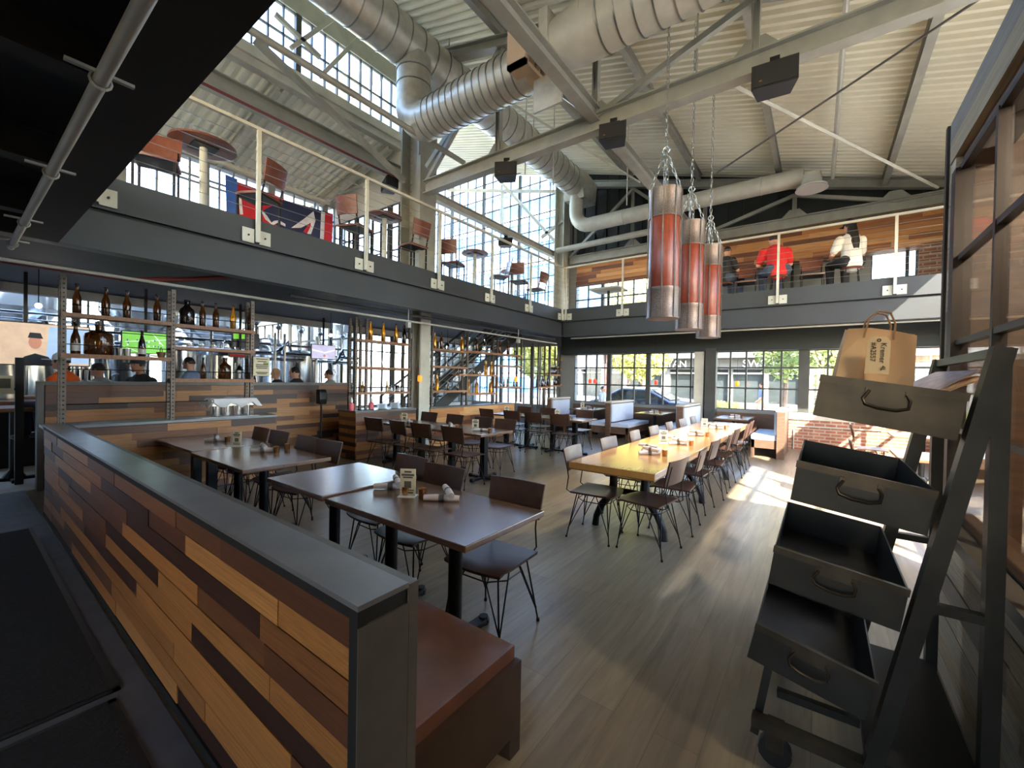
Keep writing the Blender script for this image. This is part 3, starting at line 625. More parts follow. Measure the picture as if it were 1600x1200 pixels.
# ---------------------------------------------------------------- leather punch-bag lamps
def chain(g, p, q, link_=.07, r=.006):
    p, q = Vector(p), Vector(q); d = q-p; n = max(2, int(d.length/link_)); d.normalize()
    a = d.cross(Vector((.3, 1, .2))).normalized(); b = d.cross(a)
    for i in range(n):
        c = p+(q-p)*((i+.5)/n); g.ring(c, 1., r, d*((q-p).length/n*.66), (a if i % 2 else b)*.018, 8, 4)
def bag_lamp(label, y, topz):
    t = thing('pendant_lamp', label, 'lamp', (-1.59, y, 2.36), 0, 'leather and steel pendant lamps'); R = .185; H = 1.57
    G().lathe([(R-.012, .36), (R-.006, .37), (R-.006, 1.22), (R-.012, 1.23)], 28).make('leather_body', 'leather_orange', t, True)
    for nm, z0, z1 in (('top_collar', 1.22, H), ('bottom_collar', 0, .37)):
        G().lathe([(R, z0), (R+.006, z0), (R+.006, z0+.02), (R+.001, z0+.03), (R+.001, z1-.05), (R+.006, z1-.04), (R+.006, z1), (R, z1)], 28).make(nm, 'perforated_steel', t, 30)
    for k in range(8):
        a = k*math.pi/4+.2; G().bar((math.cos(a)*(R+.008), math.sin(a)*(R+.008), .0), (math.cos(a)*(R+.008), math.sin(a)*(R+.008), H), .012, .012).make('strap', 'rusty_perforated', t)
    G().lathe([(R-.005, .004), (0.001, .003)], 28).make('diffuser', 'lamp_glow', t)
    G().lathe([(R-.01, H-.02), (0.001, H-.01)], 28).make('top_plate', 'rusty_perforated', t)
    g = G(); ap = Vector((0, 0, H+.5))
    for k in range(4):
        a = k*math.pi/2+.4; chain(g, (math.cos(a)*R, math.sin(a)*R, H), ap)
    g.make('bridle_chain', 'stainless_dull', t, kind='stuff'); g = G(); chain(g, ap, (0, 0, topz-2.36), .085)
    g.make('suspension_chain', 'stainless_dull', t, kind='stuff')
    G().ring(ap, .04, .009, (1, 0, 0), (0, 0, 1), 12, 5).make('ring', 'stainless_dull', t)
    l = bpy.data.lights.new('lamp_light', 'SPOT'); l.energy = 60; l.spot_size = 1.6; l.color = (1, .9, .75); l.shadow_soft_size = .12
    lo = bpy.data.objects.new('lamp_light', l); COL.objects.link(lo); lo.parent = t; lo.location = (0, 0, -.02)
for i, y in enumerate((5.26, 6.53, 7.85)):
    bag_lamp(['nearest and largest-looking orange leather punch-bag lamp on chains', 'middle orange leather punch-bag lamp on chains', 'furthest orange leather punch-bag lamp on chains'][i], y, roofz(-1.59)-.02)
# ---------------------------------------------------------------- small amber pendants
def pendant(label, p, z1, m='amber_glow', n=1):
    t = thing('pendant_lamp', label, 'lamp', p, 0, 'small coloured glass pendants')
    for k in range(n):
        G().lathe([(.015, .075), (.042, .06), (.05, 0), (.042, -.05), (.022, -.06)], 12, (k*.16, 0, 0)).make('glass_shade', m, t, True)
        G().cyl((k*.16, 0, .065), (k*.16, 0, z1-p[2]), .005, n=5).make('cord', 'black_metal', t)
pendant('amber glass pendant hanging beside the white steel column', tuple(onx(656, 592, -6.5)), 3.05)
pendant('amber glass pendant hanging before the stair racks', tuple(onx(806, 593, -6.3)), 3.05)
pendant('pair of red glass pendants over the left booth table', tuple(ony(922, 596, 11.5)), 3.05, 'red_glow', 2)
pendant('dark red glass pendant over the middle booth table', tuple(ony(1025, 598, 11.4)), 3.05, 'red_glow')
pendant('amber glass pendant over the right booth table', tuple(ony(1152, 600, 11.4)), 3.05)
# ---------------------------------------------------------------- near half wall and its bench
HX0, HX1, HY = -6.78, -.94, .63
hw = thing('half_wall', 'long low wall of mixed brown boards with a zinc cap in the foreground', 'partition', (HX1, HY, 0)); bs = (HX1, HY, 0)
G().bx((HX0-HX1, .03, 0), (-.02, .19, .955)).make('core', 'steel_dark', hw)
planks(hw, (HX0+.01, HY+.03, .045), (1, 0, 0), (0, -1, 0), HX1-HX0-.05, .9, 10, 'reclaimed_planks', .5, 1.8, .02, 21, bs)
g = G(); g.bx((HX0-HX1, 0, .945), (-.003, .03, .975)); g.bx((-.04, 0, 0), (-.003, .03, .945)); g.bx((HX0-HX1, .004, 0), (-.04, .03, .044)); g.make('face_frame', 'soffit_black', hw)
G().bx((HX0-HX1, -.002, .975), (0, .163, .99)).make('cap', 'zinc_top', hw)
G().bx((HX0-HX1, .163, .9), (.002, .197, .985)).make('inner_strip', 'zinc_edge', hw)
g = G(); g.bx((-.003, 0, 0), (.001, .163, .93)); g.bx((-.02, .03, 0), (-.003, .163, .93)); g.make('end_plate', 'zinc_edge', hw)
G().bx((-.02, .012, .932), (-.004, .155, .974)).make('end_recess', 'soffit_black', hw)
G().bx((-.02, .165, 0), (.001, .197, .9)).make('end_strip', 'zinc_edge', hw)
bn = thing('bench', 'brown leather bench with a dark end panel behind the half wall', 'bench', (-1.0, .83, 0))
g = G(); n = 8; vs = []
for i in range(n+1):
    for j in range(n+1):
        u, v = i/n, j/n; e = min(u, 1-u, v, 1-v); vs.append((-3.5*(1-u)-.03, .02+.6*v, .44+.035*min(1, (e*7)**.5)))
fs = [(i*(n+1)+j, i*(n+1)+j+1, (i+1)*(n+1)+j+1, (i+1)*(n+1)+j) for i in range(n) for j in range(n)]
g.add(vs, fs); g.bx((-3.53, .02, .385), (-.03, .62, .441)); g.make('cushion', 'leather_brown', bn, 50)
G().bx((-3.53, .01, .1), (-.035, .6, .385)).make('base', 'booth_wood', bn)
g = G(); g.bx((-.03, 0, .09), (0, .63, .385)); g.bx((-.03, .56, 0), (0, .63, .09)); g.make('end_panel', 'table_edge', bn)
bpy.data.objects[bn.children[-1].name].data.materials[0] = M['bench_panel']
g = G(); g.bx((-3.5, .0, .40), (.035, .012, .66)); g.make('back_lining', 'white_cloth', bn)
for i, (x0, x1, nm) in enumerate(((-6.3, -2.76, 'black ribbed floor mat at the far end of the entrance strip'), (-2.7, -.3, 'black ribbed floor mat nearest the camera beside the half wall'))):
    m_ = thing('floor_mat', nm, 'mat', ((x0+x1)/2, -.2, .004), 0, 'entrance mats'); w = x1-x0
    G().bx((-w/2+.03, -.72, 0), (w/2-.03, .69-.03*i, .011)).make('pile', 'rubber_mat', m_)
    g = G(); g.bx((-w/2, -.75, 0), (-w/2+.03, .72-.03*i, .007)); g.bx((w/2-.03, -.75, 0), (w/2, .72-.03*i, .007)); g.bx((-w/2, .69-.03*i, 0), (w/2, .72-.03*i, .007)); g.make('border', 'black_plastic', m_)
# ---------------------------------------------------------------- wire chair
def seat_mesh(w, d, z, th, dish, m, name):
    g = G(); n = 8; top = []; bot = []
    for i in range(n+1):
        for j in range(n+1):
            u, v = i/n*2-1, j/n*2-1
            x = u*w/2*(1-.05*(v < -.5)); y = v*d/2+(-.03*(1-u*u) if v < 0 else .0)*abs(v)
            dz = -dish*(1-u*u)*(1-v*v)-.012*(v < -.8)
            top.append((x, y, z+dz)); bot.append((x*.985, y*.985, z+dz-th))
    k = (n+1)**2; fs = []
    for i in range(n):
        for j in range(n):
            a = i*(n+1)+j; fs += [(a, a+1, a+n+2, a+n+1), (k+a, k+a+n+1, k+a+n+2, k+a+1)]
    edge = [i*(n+1) for i in range(n+1)]+[n*(n+1)+j for j in range(1, n+1)]+[i*(n+1)+n for i in range(n-1, -1, -1)]+[j for j in range(n-1, 0, -1)]
    for a, b in zip(edge, edge[1:]+edge[:1]): fs.append((a, b, k+b, k+a))
    g.add(top+bot, fs); return g.mesh(name, m, 45)
def back_mesh(w, z0, z1, y0, y1, m, name, curve=.025, th=.013):
    g = G(); n = 8; f = []; b = []
    for i in range(n+1):
        u = i/n*2-1; c = curve*(1-u*u)
        for z, y in ((z0, y0), (z1, y1)):
            s = 1 if z == z1 else .95
            f.append((u*w/2*s, y+c, z)); b.append((u*w/2*s, y+c+th, z))
    k = len(f); fs = []
    for i in range(n): a = 2*i; fs += [(a, a+1, a+3, a+2), (k+a, k+a+2, k+a+3, k+a+1), (a+1, k+a+1, k+a+3, a+3), (a, a+2, k+a+2, k+a)]
    fs += [(0, k, k+1, 1), (2*n, 2*n+1, k+2*n+1, k+2*n)]
    g.add(f+b, fs); return g.mesh(name, m, 45)
def leg_mesh(sx, sy):
    fy = -.2 if sy < 0 else .24; ft = (sx*.215, fy, .005); g = G()
    g.tube([(sx*.165, sy*.155, .445), ft], .0058, 6)
    g.tube([(sx*.05, sy*.17, .445), (sx*.09, sy*.172, .38), (sx*.205, fy*.93, .09)], .0048, 6)
    g.tube([(sx*.175, sy*.05, .445), (sx*.185, sy*.08, .38), (sx*.207, fy*.95, .09)], .0048, 6)
    g.cyl((ft[0], ft[1], 0), (ft[0], ft[1], .018), .011, n=8); return g.mesh('leg', 'chair_wire', 60)
def make_chair():
    t = thing('dining_chair', '', 'chair')
    link('seat', seat_mesh(.45, .41, .47, .018, .012, 'chair_wood', 'seat'), t)
    link('backrest', back_mesh(.44, .66, .885, .235, .285, 'chair_wood', 'backrest', .022), t)
    for sx in (-1, 1):
        for sy in (-1, 1): link('leg', leg_mesh(sx, sy), t)
        G().tube([(sx*.165, .1, .448), (sx*.175, .22, .445), (sx*.18, .262, .47), (sx*.18, .245, .6), (sx*.178, .262, .69), (sx*.176, .295, .84)], .0058, 6).make('back_post', 'chair_wire', t, 60)
    g = G(); pt = [(-.09, -.17), (.09, -.17), (.18, -.08), (.18, .08), (.09, .17), (-.09, .17), (-.18, .08), (-.18, -.08)]
    g.tube([(x, y, .38) for x, y in pt]+[(pt[0][0], pt[0][1], .38)], .0045, 6); g.make('stretcher', 'chair_wire', t)
    return t
CH = make_chair(); used = [False]
def chair(x, y, rz, label, group):
    c = CH if not used[0] else dup(CH); used[0] = True
    c.location = (x, y, 0); c.rotation_euler = (0, 0, rz); c['label'] = label; c['group'] = group; return c
PI = math.pi
# ---------------------------------------------------------------- tables
def rtable(label, x0, x1, y0, y1, legs, z=.75, th=.035, tm='table_brown', em='table_edge', rnd_leg=True, group=None):
    cx, cy = (x0+x1)/2, (y0+y1)/2; t = thing('dining_table', label, 'table', (cx, cy, 0), 0, group); w, d = (x1-x0)/2, (y1-y0)/2
    o = G().bx((-w, -d, z-th), (w, d, z)).make('tabletop', tm, t); bv = o.modifiers.new('bevel', 'BEVEL'); bv.width = .005; bv.segments = 2
    G().bx((-w+.004, -d+.004, z-th-.002), (w-.004, d-.004, z-th+.006)).make('underside', em, t)
    for lx, ly in legs:
        lx -= cx; ly -= cy; g = G()
        if rnd_leg: g.cyl((lx, ly, .03), (lx, ly, z-th), .042, n=16)
        else: g.bx((lx-.045, ly-.045, .03), (lx+.045, ly+.045, z-th))
        p = g.make('pedestal', 'black_metal', t, 40)
        g = G(); g.bar((lx-.27, ly, .025), (lx+.27, ly, .025), .07, .03); g.bar((lx, ly-.27, .025), (lx, ly+.27, .025), .07, .03); g.lathe([(.09, .02), (.06, .06)], 14, (lx, ly, 0))
        for a, b in ((.27, 0), (-.27, 0), (0, .27), (0, -.27)): g.lathe([(.035, 0), (.04, .03), (.03, .05)], 10, (lx+a, ly+b, 0))
        g.make('base', 'black_metal', t)
        G().bx((lx-.16, ly-.16, z-th-.012), (lx+.16, ly+.16, z-th-.002)).make('top_plate', 'black_metal', t)
    return t
rtable('brown wooden table nearest the half wall end with one menu stand', -2.68, -1.392, 1.525, 2.26, [(-2.32, 1.8), (-1.72, 1.8)])
rtable('brown wooden table pushed up against the menu-stand table', -3.52, -2.70, 1.515, 2.345, [(-3.1, 1.85)], .762)
rtable('brown wooden table with two napkin sets near the chafing dish', -5.3, -4.0, 1.525, 2.34, [(-4.35, 1.85), (-4.95, 1.85)])
rtable('brown wooden table end touching the low board wall', -6.62, -5.32, 1.56, 2.34, [(-5.7, 1.85), (-6.2, 1.85)], rnd_leg=False)
rtable('dark wooden table at the aisle end of the second row', -5.25, -4.0, 4.68, 5.48, [(-4.25, 5.05), (-4.95, 5.05)], rnd_leg=False)
rtable('dark wooden table beside the serving station', -6.8, -5.28, 4.68, 5.48, [(-5.7, 5.05), (-6.4, 5.05)], rnd_leg=False)
rtable('dark wooden table at the aisle end of the third row', -5.1, -3.9, 7.72, 8.45, [(-4.25, 8.08), (-4.8, 8.08)], rnd_leg=False)
rtable('dark wooden table beside the stair racks in the third row', -6.45, -5.13, 7.72, 8.45, [(-5.5, 8.08), (-6.1, 8.08)], rnd_leg=False)
# long communal table
LT = thing('communal_table', 'long honey-coloured communal table on curved black legs', 'table', (-1.59, 6.7, 0))
o = G().bx((-.43, -2.98, .7), (.43, 2.95, .765)).make('tabletop', 'table_honey', LT); bv = o.modifiers.new('bevel', 'BEVEL'); bv.width = .006; bv.segments = 2
G().bx((-.428, -2.978, .692), (.428, 2.948, .71)).make('underside', 'table_edge', LT)
for y in (-2.45, -.8, .9, 2.45):
    for s in (-1, 1):
        G().tube([(s*.17, y, .69), (s*.17, y, .45), (s*.2, y, .36), (s*.3, y, .24), (s*.36, y, .1), (s*.37, y, .0)], [.045, .045, .042, .04, .036, .04], 8).make('leg', 'black_metal', LT, 50)
    G().tube([(-.2, y, .36), (-.1, y, .42), (.1, y, .42), (.2, y, .36)], .035, 8).make('yoke', 'black_metal', LT, 50)
    G().bx((-.3, y-.08, .68), (.3, y+.08, .692)).make('top_plate', 'black_metal', LT)
# ---------------------------------------------------------------- chairs
for i, (x, y, r) in enumerate(((-1.66, 2.06, .05), (-2.38, 2.06, 0), (-2.9, 2.16, -.05), (-4.2, 2.16, .08), (-4.7, 2.17, .0), (-5.35, 2.17, .05), (-5.86, 2.17, 0))):
    chair(x, y, r, ['dark wooden wire chair standing free at the near corner of the menu-stand table', 'dark wooden wire chair behind the menu stand', 'dark wooden wire chair behind the seam of the two nearest tables',
          'dark wooden wire chair at the aisle corner of the chafing-dish table', 'dark wooden wire chair second from the aisle at the chafing-dish table', 'dark wooden wire chair third from the aisle at the chafing-dish table', 'dark wooden wire chair furthest left, close to the low board wall'][i], 'chairs of the first row')
for i, x in enumerate((-6.1, -5.42, -4.9, -4.22)): chair(x, 4.58, PI+(.1, -.08, .05, 0)[i], 'dark wire chair on the near side of the second row, %s from left' % ORD[i], 'near chairs of the second row')
for i, x in enumerate((-6.3, -5.6, -4.9, -4.36)): chair(x, 5.5, (.05, 0, -.05, .1)[i], 'dark wire chair on the far side of the second row, %s from left' % ORD[i], 'far chairs of the second row')
for i, x in enumerate((-6.2, -5.5, -4.92, -4.3)): chair(x, 7.72, PI+(-.05, .05, 0, .1)[i], 'dark wire chair on the near side of the third row, %s from left' % ORD[i], 'near chairs of the third row')
for i, x in enumerate((-6.1, -5.4, -4.4)): chair(x, 8.55, 0, 'dark wire chair on the far side of the third row, %s from left' % ORD[i], 'far chairs of the third row')
for i, y in enumerate((3.98, 4.74, 5.59, 6.42, 7.25, 8.08, 8.92)):
    chair(-1.3+.03*(i % 2), y, -PI/2+(-.12, .05, -.04, .06, -.03, .04, 0)[i], 'wooden wire chair on the aisle side of the communal table, %s from the near end' % ORD[i], 'aisle-side communal chairs')
for i, y in enumerate((3.96, 4.86, 5.78, 6.6, 7.45, 8.3, 9.12)):
    chair(-1.81, y, PI/2+(.08, -.04, .05, 0, .04, -.05, 0)[i], 'wooden wire chair on the booth side of the communal table, %s from the near end' % ORD[i], 'booth-side communal chairs')
# ---------------------------------------------------------------- table settings
def napkin_mesh():
    g = G(); g.tube([(-.12, 0, .022), (-.04, 0, .024), (.05, 0, .022), (.12, 0, .021)], [.02, .023, .023, .02], 12)
    return g.mesh('napkin', 'linen', 50)
NPM = napkin_mesh(); BDM = G().cyl((-.018, 0, .023), (.018, 0, .023), .0242, n=12, cap=False).mesh('paper_band', 'paper_band', True)
SPM = G()
for r in (.017, .011, .005): SPM.ring((.1205, 0, .021), r, .0012, (0, 1, 0), (0, 0, 1), 10, 3)
SPM = SPM.mesh('rolled_end', 'paper_band')
def napkin(x, y, z, rz, label, up=0.):
    t = thing('napkin_roll', label, 'napkin', (x, y, z+up), rz, 'rolled napkins on the tables')
    link('cloth', NPM, t); link('paper_band', BDM, t); link('rolled_end', SPM, t); return t
def cup(x, y, z, label):
    t = thing('copper_cup', label, 'cup', (x, y, z), 0, 'small copper candle cups')
    G().lathe([(.026, 0), (.028, .006), (.032, .06), (.034, .064), (.031, .062), (.026, .012), (.0, .012)], 14).make('cup', 'copper', t, True)
    G().lathe([(.026, .03), (.001, .032)], 12).make('wax', 'linen', t)
def menu(x, y, z, rz, label, h=.17):
    t = thing('menu_stand', label, 'menu', (x, y, z), rz, 'menu stands on the tables')
    o = G().bx((-.06, -.045, 0), (.06, .045, .004)).make('foot', 'clear_plastic', t); G().bx((-.055, -.003, .004), (.055, .003, h)).make('card', 'menu_card', t)
    g = G()
    for k, (z0, z1, w) in enumerate(((.86, .93, .05), (.74, .82, .09), (.66, .72, .07), (.3, .55, .05), (.2, .24, .09), (.1, .16, .08))): g.bx((-w/2, -.0038, h*z0), (w/2, .0038, h*z1))
    g.make('print', 'menu_ink', t)
def setting(x, y, z, rz, where, n=2, cups=1, mn=False, sp=.14):
    c, s = math.cos(rz), math.sin(rz)
    def at(a, b): return x+a*c-b*s, y+a*s+b*c
    for k in range(n):
        p = at((-1)**k*.03*(k > 1), (k//2)*.24-.08); up = .0 if k % 2 == 0 else .042
        napkin(p[0]+(.02 if k % 2 else 0), p[1], z, rz+(.3 if k % 2 == 0 else -.95)+k*.1, 'rolled linen napkin %s on %s' % (('lying flat', 'crossed on top', 'second one lying flat', 'second one crossed on top')[k], where), up)
    for k in range(cups): p = at(.16+.0*k, -.1+k*.2); cup(p[0], p[1], z, 'small copper cup %s %s' % (('beside the napkins on', 'further from the camera on')[k], where))
    if mn: p = at(-.17, .02); menu(p[0], p[1], z, rz+.2, 'cream printed menu card in a clear stand on %s' % where)
# nearest table, placed one by one
T = .75
def tz(px, py): return onz(px, py, T)
p = tz(610, 764); napkin(p.x, p.y, T, .75, 'rolled linen napkin lying flat left of the menu stand on the nearest table'); napkin(p.x+.05, p.y+.02, T, -.55, 'rolled linen napkin crossed on top left of the menu stand on the nearest table', .045)
p = tz(690, 783); napkin(p.x, p.y, T, .62, 'rolled linen napkin lying flat right of the menu stand on the nearest table'); napkin(p.x+.03, p.y+.03, T, -.6, 'rolled linen napkin crossed on top right of the menu stand on the nearest table', .045)
p = tz(614, 770); cup(p.x+.12, p.y+.02, T, 'copper cup standing between the napkins and the menu on the nearest table')
p = tz(660, 778); cup(p.x, p.y, T, 'copper cup right of the menu stand on the nearest table')
p = tz(637, 775); menu(p.x, p.y, T, .55, 'cream printed menu card in a clear stand on the nearest table', .19)
p = tz(345, 688); setting(p.x, p.y, T, .6, 'the table end by the low board wall', 2, 1)
p = tz(418, 704); setting(p.x, p.y, T, .6, 'the chafing-dish table', 2, 2)
p = tz(370, 697); menu(p.x, p.y, T, .5, 'cream printed menu card in a clear stand on the chafing-dish table')
for (x, y, nm, k, mn) in ((-5.0, 5.1, 'the second row middle', 2, False), (-6.0, 5.05, 'the second row beside the serving station', 2, True), (-4.3, 5.1, 'the aisle end of the second row', 1, True), (-5.9, 8.05, 'the third row table by the racks', 2, True), (-4.5, 8.05, 'the aisle end of the third row', 2, True)):
    setting(x, y, T, .2, nm, k, 1, mn)
for i, (y, nm, mn) in enumerate(((4.75, 'the near end of the communal table', False), (5.75, 'the communal table under the nearest lamp', True), (6.9, 'the middle of the communal table', False), (8.2, 'the far half of the communal table', True))):
    setting(-1.55+.04*(i % 2), y, .765, .35, nm, 4 if i in (0, 1, 3) else 2, 1, mn)
p = onz(978, 702, .765)
# ---------------------------------------------------------------- industrial tray cart on the right
CY = 2.0
ct = thing('tray_cart', 'dark steel rack cart with four tilted trays stepping up to the right', 'cart', (.14, CY, 0)); cb = Vector((.14, CY, 0))
def L(p): return Vector(p)-cb
D = .86
for y, nm in ((0, 'near'), (D, 'far')):
    G().bar(L((.16, CY+y, .1)), L((.465, CY+y, 1.71)), .05, .06, (0, 1, 0)).make('front_stringer', 'cart_steel', ct)
    G().bar(L((-.195, CY+y*.93+.05, .1)), L((-.14, CY+y*.93+.05, .46)), .03, .03, (0, 1, 0)).make('leg', 'cart_steel', ct)
    G().bx(L((.44, CY+y-.02, .0)), L((.482, CY+y+.03, 1.71))).make('rear_post', 'cart_steel', ct)
    G().bar(L((.30, CY+y, .83)), L((.46, CY+y, .83)), .03, .035, (0, 1, 0)).make('rung', 'cart_steel', ct)
    G().bar(L((-.2, CY+y, .19)), L((.47, CY+y, .19)), .04, .05, (0, 1, 0)).make('bottom_rail', 'cart_worn', ct)
G().bar(L((.46, CY, 1.695)), L((.46, CY+D, 1.695)), .03, .03).make('top_bar', 'cart_steel', ct)
G().bar(L((-.12, CY+.1, .275)), L((.15, CY+.1, .28)), .03, .03).make('inner_rail', 'cart_steel', ct)
G().bx(L((.16, CY-.02, .2)), L((.47, CY+D, .24))).make('bottom_shelf', 'soffit_black', ct)
for x in (-.12, .4):
    for y in (.05, D-.06):
        g = G(); c = L((x, CY+y, .075)); g.cyl(c+Vector((0, -.02, 0)), c+Vector((0, .02, 0)), .06, n=14)
        w = g.make('caster', 'black_plastic', ct, 40); w.location = (0, 0, -.013)
        g = G(); g.bx(c+Vector((-.03, -.035, 0)), c+Vector((.03, -.025, .1))); g.bx(c+Vector((-.03, .025, 0)), c+Vector((.03, .035, .1))); g.make('caster_fork', 'cart_worn', ct)
TR = [((.001, 1.617), (.39, 1.557)), ((-.066, 1.279), (.324, 1.226)), ((-.134, .927), (.263, .874)), ((-.19, .595), (.187, .515))]
for k, ((x0, z0), (x1, z1)) in enumerate(TR):
    o_ = L((x0, CY-.012, z0)); u = Vector((x1-x0, 0, z1-z0)); w = u.length; u.normalize(); v = Vector((u.z, 0, -u.x)); h = .155; tr = bpy.data.objects.new('tray', None); COL.objects.link(tr); tr.parent = ct
    tr.matrix_basis = Matrix(((u.x, 0, v.x, o_.x), (0, 1, 0, o_.y), (u.z, 0, v.z, o_.z), (0, 0, 0, 1)))     # local x along the front, z downwards
    G().bx((0, -.004, 0), (w, .004, h)).make('front_panel', 'cart_worn' if k == 0 else 'cart_steel', tr)
    G().bx((-.003, -.012, -.004), (w+.003, .006, .022)).make('front_lip', 'cart_worn', tr)
    G().bx((0, .004, h-.008), (w, D-.06, h)).make('bottom', 'cart_steel', tr)
    for x in (0, w-.006): G().bx((x, .004, 0), (x+.006, D-.06, h-.008)).make('side', 'cart_steel', tr)
    G().bx((0, D-.06, 0), (w, D-.053, h)).make('back', 'cart_steel', tr)
    g = G(); cx = w*.5; g.bx((cx-.055, -.012, .022), (cx+.055, -.004, .05)); g.bx((cx-.062, -.022, .018), (cx-.046, -.004, .04)); g.bx((cx+.046, -.022, .018), (cx+.062, -.004, .04))
    hn = g.make('handle_plate', 'cart_worn', tr)
    G().tube([(cx-.05, -.02, .03), (cx-.064, -.03, .062), (cx-.056, -.036, .08), (cx-.02, -.038, .088), (cx+.03, -.038, .088), (cx+.06, -.034, .076), (cx+.062, -.026, .05), (cx+.05, -.02, .03)], .0055, 6).make('handle', 'cart_worn', hn, 60)
# paper bag and folded papers in the top tray
bg_ = thing('paper_bag', 'brown kraft paper bag with twisted handles standing in the top tray', 'bag', (.135, 2.16, 1.435)); bg_.rotation_euler = (0, .13, .12)
pr = [(-.115, -.05), (.115, -.05), (.115, .05), (-.115, .05)]
g = G(); zs = [(0, 1, 1), (.12, 1.0, .95), (.25, .96, .75), (.36, .93, .5)]; vs = []
for z, sx, sy in zs:
    for i, (x, y) in enumerate([(-.115, -.05), (-.04, -.058), (.04, -.045), (.115, -.05), (.1, 0), (.115, .05), (0, .055), (-.115, .05), (-.1, 0)]): vs.append((x*sx+.004*math.sin(z*40+i), y*sy+.004*math.cos(z*30+i*2), z+.01*math.sin(i*1.3)*(z > .3)))
g.add(vs, [(r*9+i, r*9+(i+1) % 9, (r+1)*9+(i+1) % 9, (r+1)*9+i) for r in range(3) for i in range(9)]+[tuple(range(9))[::-1]]); g.make('bag', 'kraft_paper', bg_)
for y in (-.03, .028): G().tube([(-.05, y, .33), (-.045, y, .4), (-.02, y, .435), (.015, y, .43), (.035, y, .39), (.04, y, .33)], .0035, 6).make('handle', 'twine', bg_, 60)
tgp = thing('price_tag', 'cream card tag with handwriting tied to the paper bag', 'tag', (.17, 2.08, 1.7)); tgp.rotation_euler = (0, .05, .05)
G().prism([(-.034, -.075), (.036, -.075), (.034, .05), (.02, .066), (-.02, .066), (-.034, .05)], 1, -.001, .001).make('card', 'tag_card', tgp)
G().ring((0, -.0015, .052), .005, .0015, (1, 0, 0), (0, 0, 1), 10, 4).make('eyelet', 'ink', tgp)
def text(s, size, m, parent, loc, rot, name='lettering', ext=.0004):
    cu = bpy.data.curves.new(name, 'FONT'); cu.body = s; cu.size = size; cu.extrude = ext; cu.align_x = 'CENTER'; cu.align_y = 'CENTER'
    t = bpy.data.objects.new('tmp', cu); me = bpy.data.meshes.new_from_object(t.evaluated_get(bpy.context.evaluated_depsgraph_get())) if False else None
    COL.objects.link(t); bpy.context.view_layer.update(); me = bpy.data.meshes.new_from_object(t.evaluated_get(bpy.context.evaluated_depsgraph_get())); bpy.data.objects.remove(t)
    me.materials.clear(); me.materials.append(M[m]); o = link(name, me, parent); o.location = loc; o.rotation_euler = rot; return o
text('Kremer', .024, 'ink', tgp, (.014, -.0018, .005), (PI/2, PI/2, 0)); text('#A2557', .022, 'ink', tgp, (-.014, -.0018, .008), (PI/2, PI/2, 0)); text('4L', .02, 'ink', tgp, (.018, -.0018, -.052), (PI/2, PI/2, 0))
for k in range(2):
    np_ = thing('newspaper', ['folded newspaper lying behind the paper bag in the top tray', 'brown paper sheet leaning under the newspaper in the top tray'][k], 'paper', (.315+.02*k, 2.3-.05*k, 1.56-.02*k)); np_.rotation_euler = (0, -.8+.15*k, .25)
    g = G(); n = 6; vs = [(-.12+.26*i/n, y, .02*math.sin(i*.6)+.02*k-.02) for i in range(n+1) for y in (-.13, .15)]
    vs += [(a, b, c+.006) for a, b, c in vs]; q = 2*(n+1); fs = [(2*i, 2*i+1, 2*i+3, 2*i+2) for i in range(n)]+[(q+2*i, q+2*i+2, q+2*i+3, q+2*i+1) for i in range(n)]+[(2*i, 2*i+2, q+2*i+2, q+2*i) for i in range(n)]+[(2*i+1, q+2*i+1, q+2*i+3, 2*i+3) for i in range(n)]+[(0, q, q+1, 1), (2*n, 2*n+1, q+2*n+1, q+2*n)]
    g.add(vs, fs); g.make('sheet', 'newsprint' if k == 0 else 'kraft_paper', np_, 50)
    if k == 0: G().lathe([(.03, .0), (.001, .0005)], 16, (-.06, -.04, .008)).make('emblem', 'ink', np_)
# ---------------------------------------------------------------- low board walls on the left
RX0, RX1, RZ = -7.09, -6.68, .97
lw = thing('low_wall', 'low board wall with a zinc ledge carrying the nearest bottle rack', 'partition', (RX1, .83, 0)); bs = (RX1, .83, 0)
G().bx((RX0-RX1, .0, 0), (-.02, 2.16, .94)).make('core', 'steel_dark', lw)
planks(lw, (RX1-.02, .83, .03), (0, 1, 0), (1, 0, 0), 2.16, .9, 10, 'reclaimed_planks', .4, 1.1, .02, 31, bs)
planks(lw, (RX0, 2.99, .03), (1, 0, 0), (0, 1, 0), RX1-RX0, .9, 9, 'reclaimed_planks', .4, .6, .02, 32, bs)
G().bx((RX0-RX1-.02, -.2, .94), (.01, 2.19, RZ)).make('ledge', 'zinc_top', lw)
cw = thing('clad_wall', 'taller board-clad wall with a dark cap in front of the brewery', 'partition', (-8.2, .72, 0)); bs = (-8.2, .72, 0)
G().bx((-.16, 0, 0), (-.02, 4.55, 1.4)).make('core', 'steel_dark', cw)
planks(cw, (-8.22, .78, .04), (0, 1, 0), (1, 0, 0), 4.45, 1.34, 16, 'reclaimed_planks', .4, 1.3, .02, 33, bs)
G().bx((-.18, -.01, 1.385), (.02, 4.57, 1.435)).make('cap', 'zinc_edge', cw); G().bx((-.17, -.01, 0), (.012, .05, 1.385)).make('end_post', 'zinc_edge', cw)
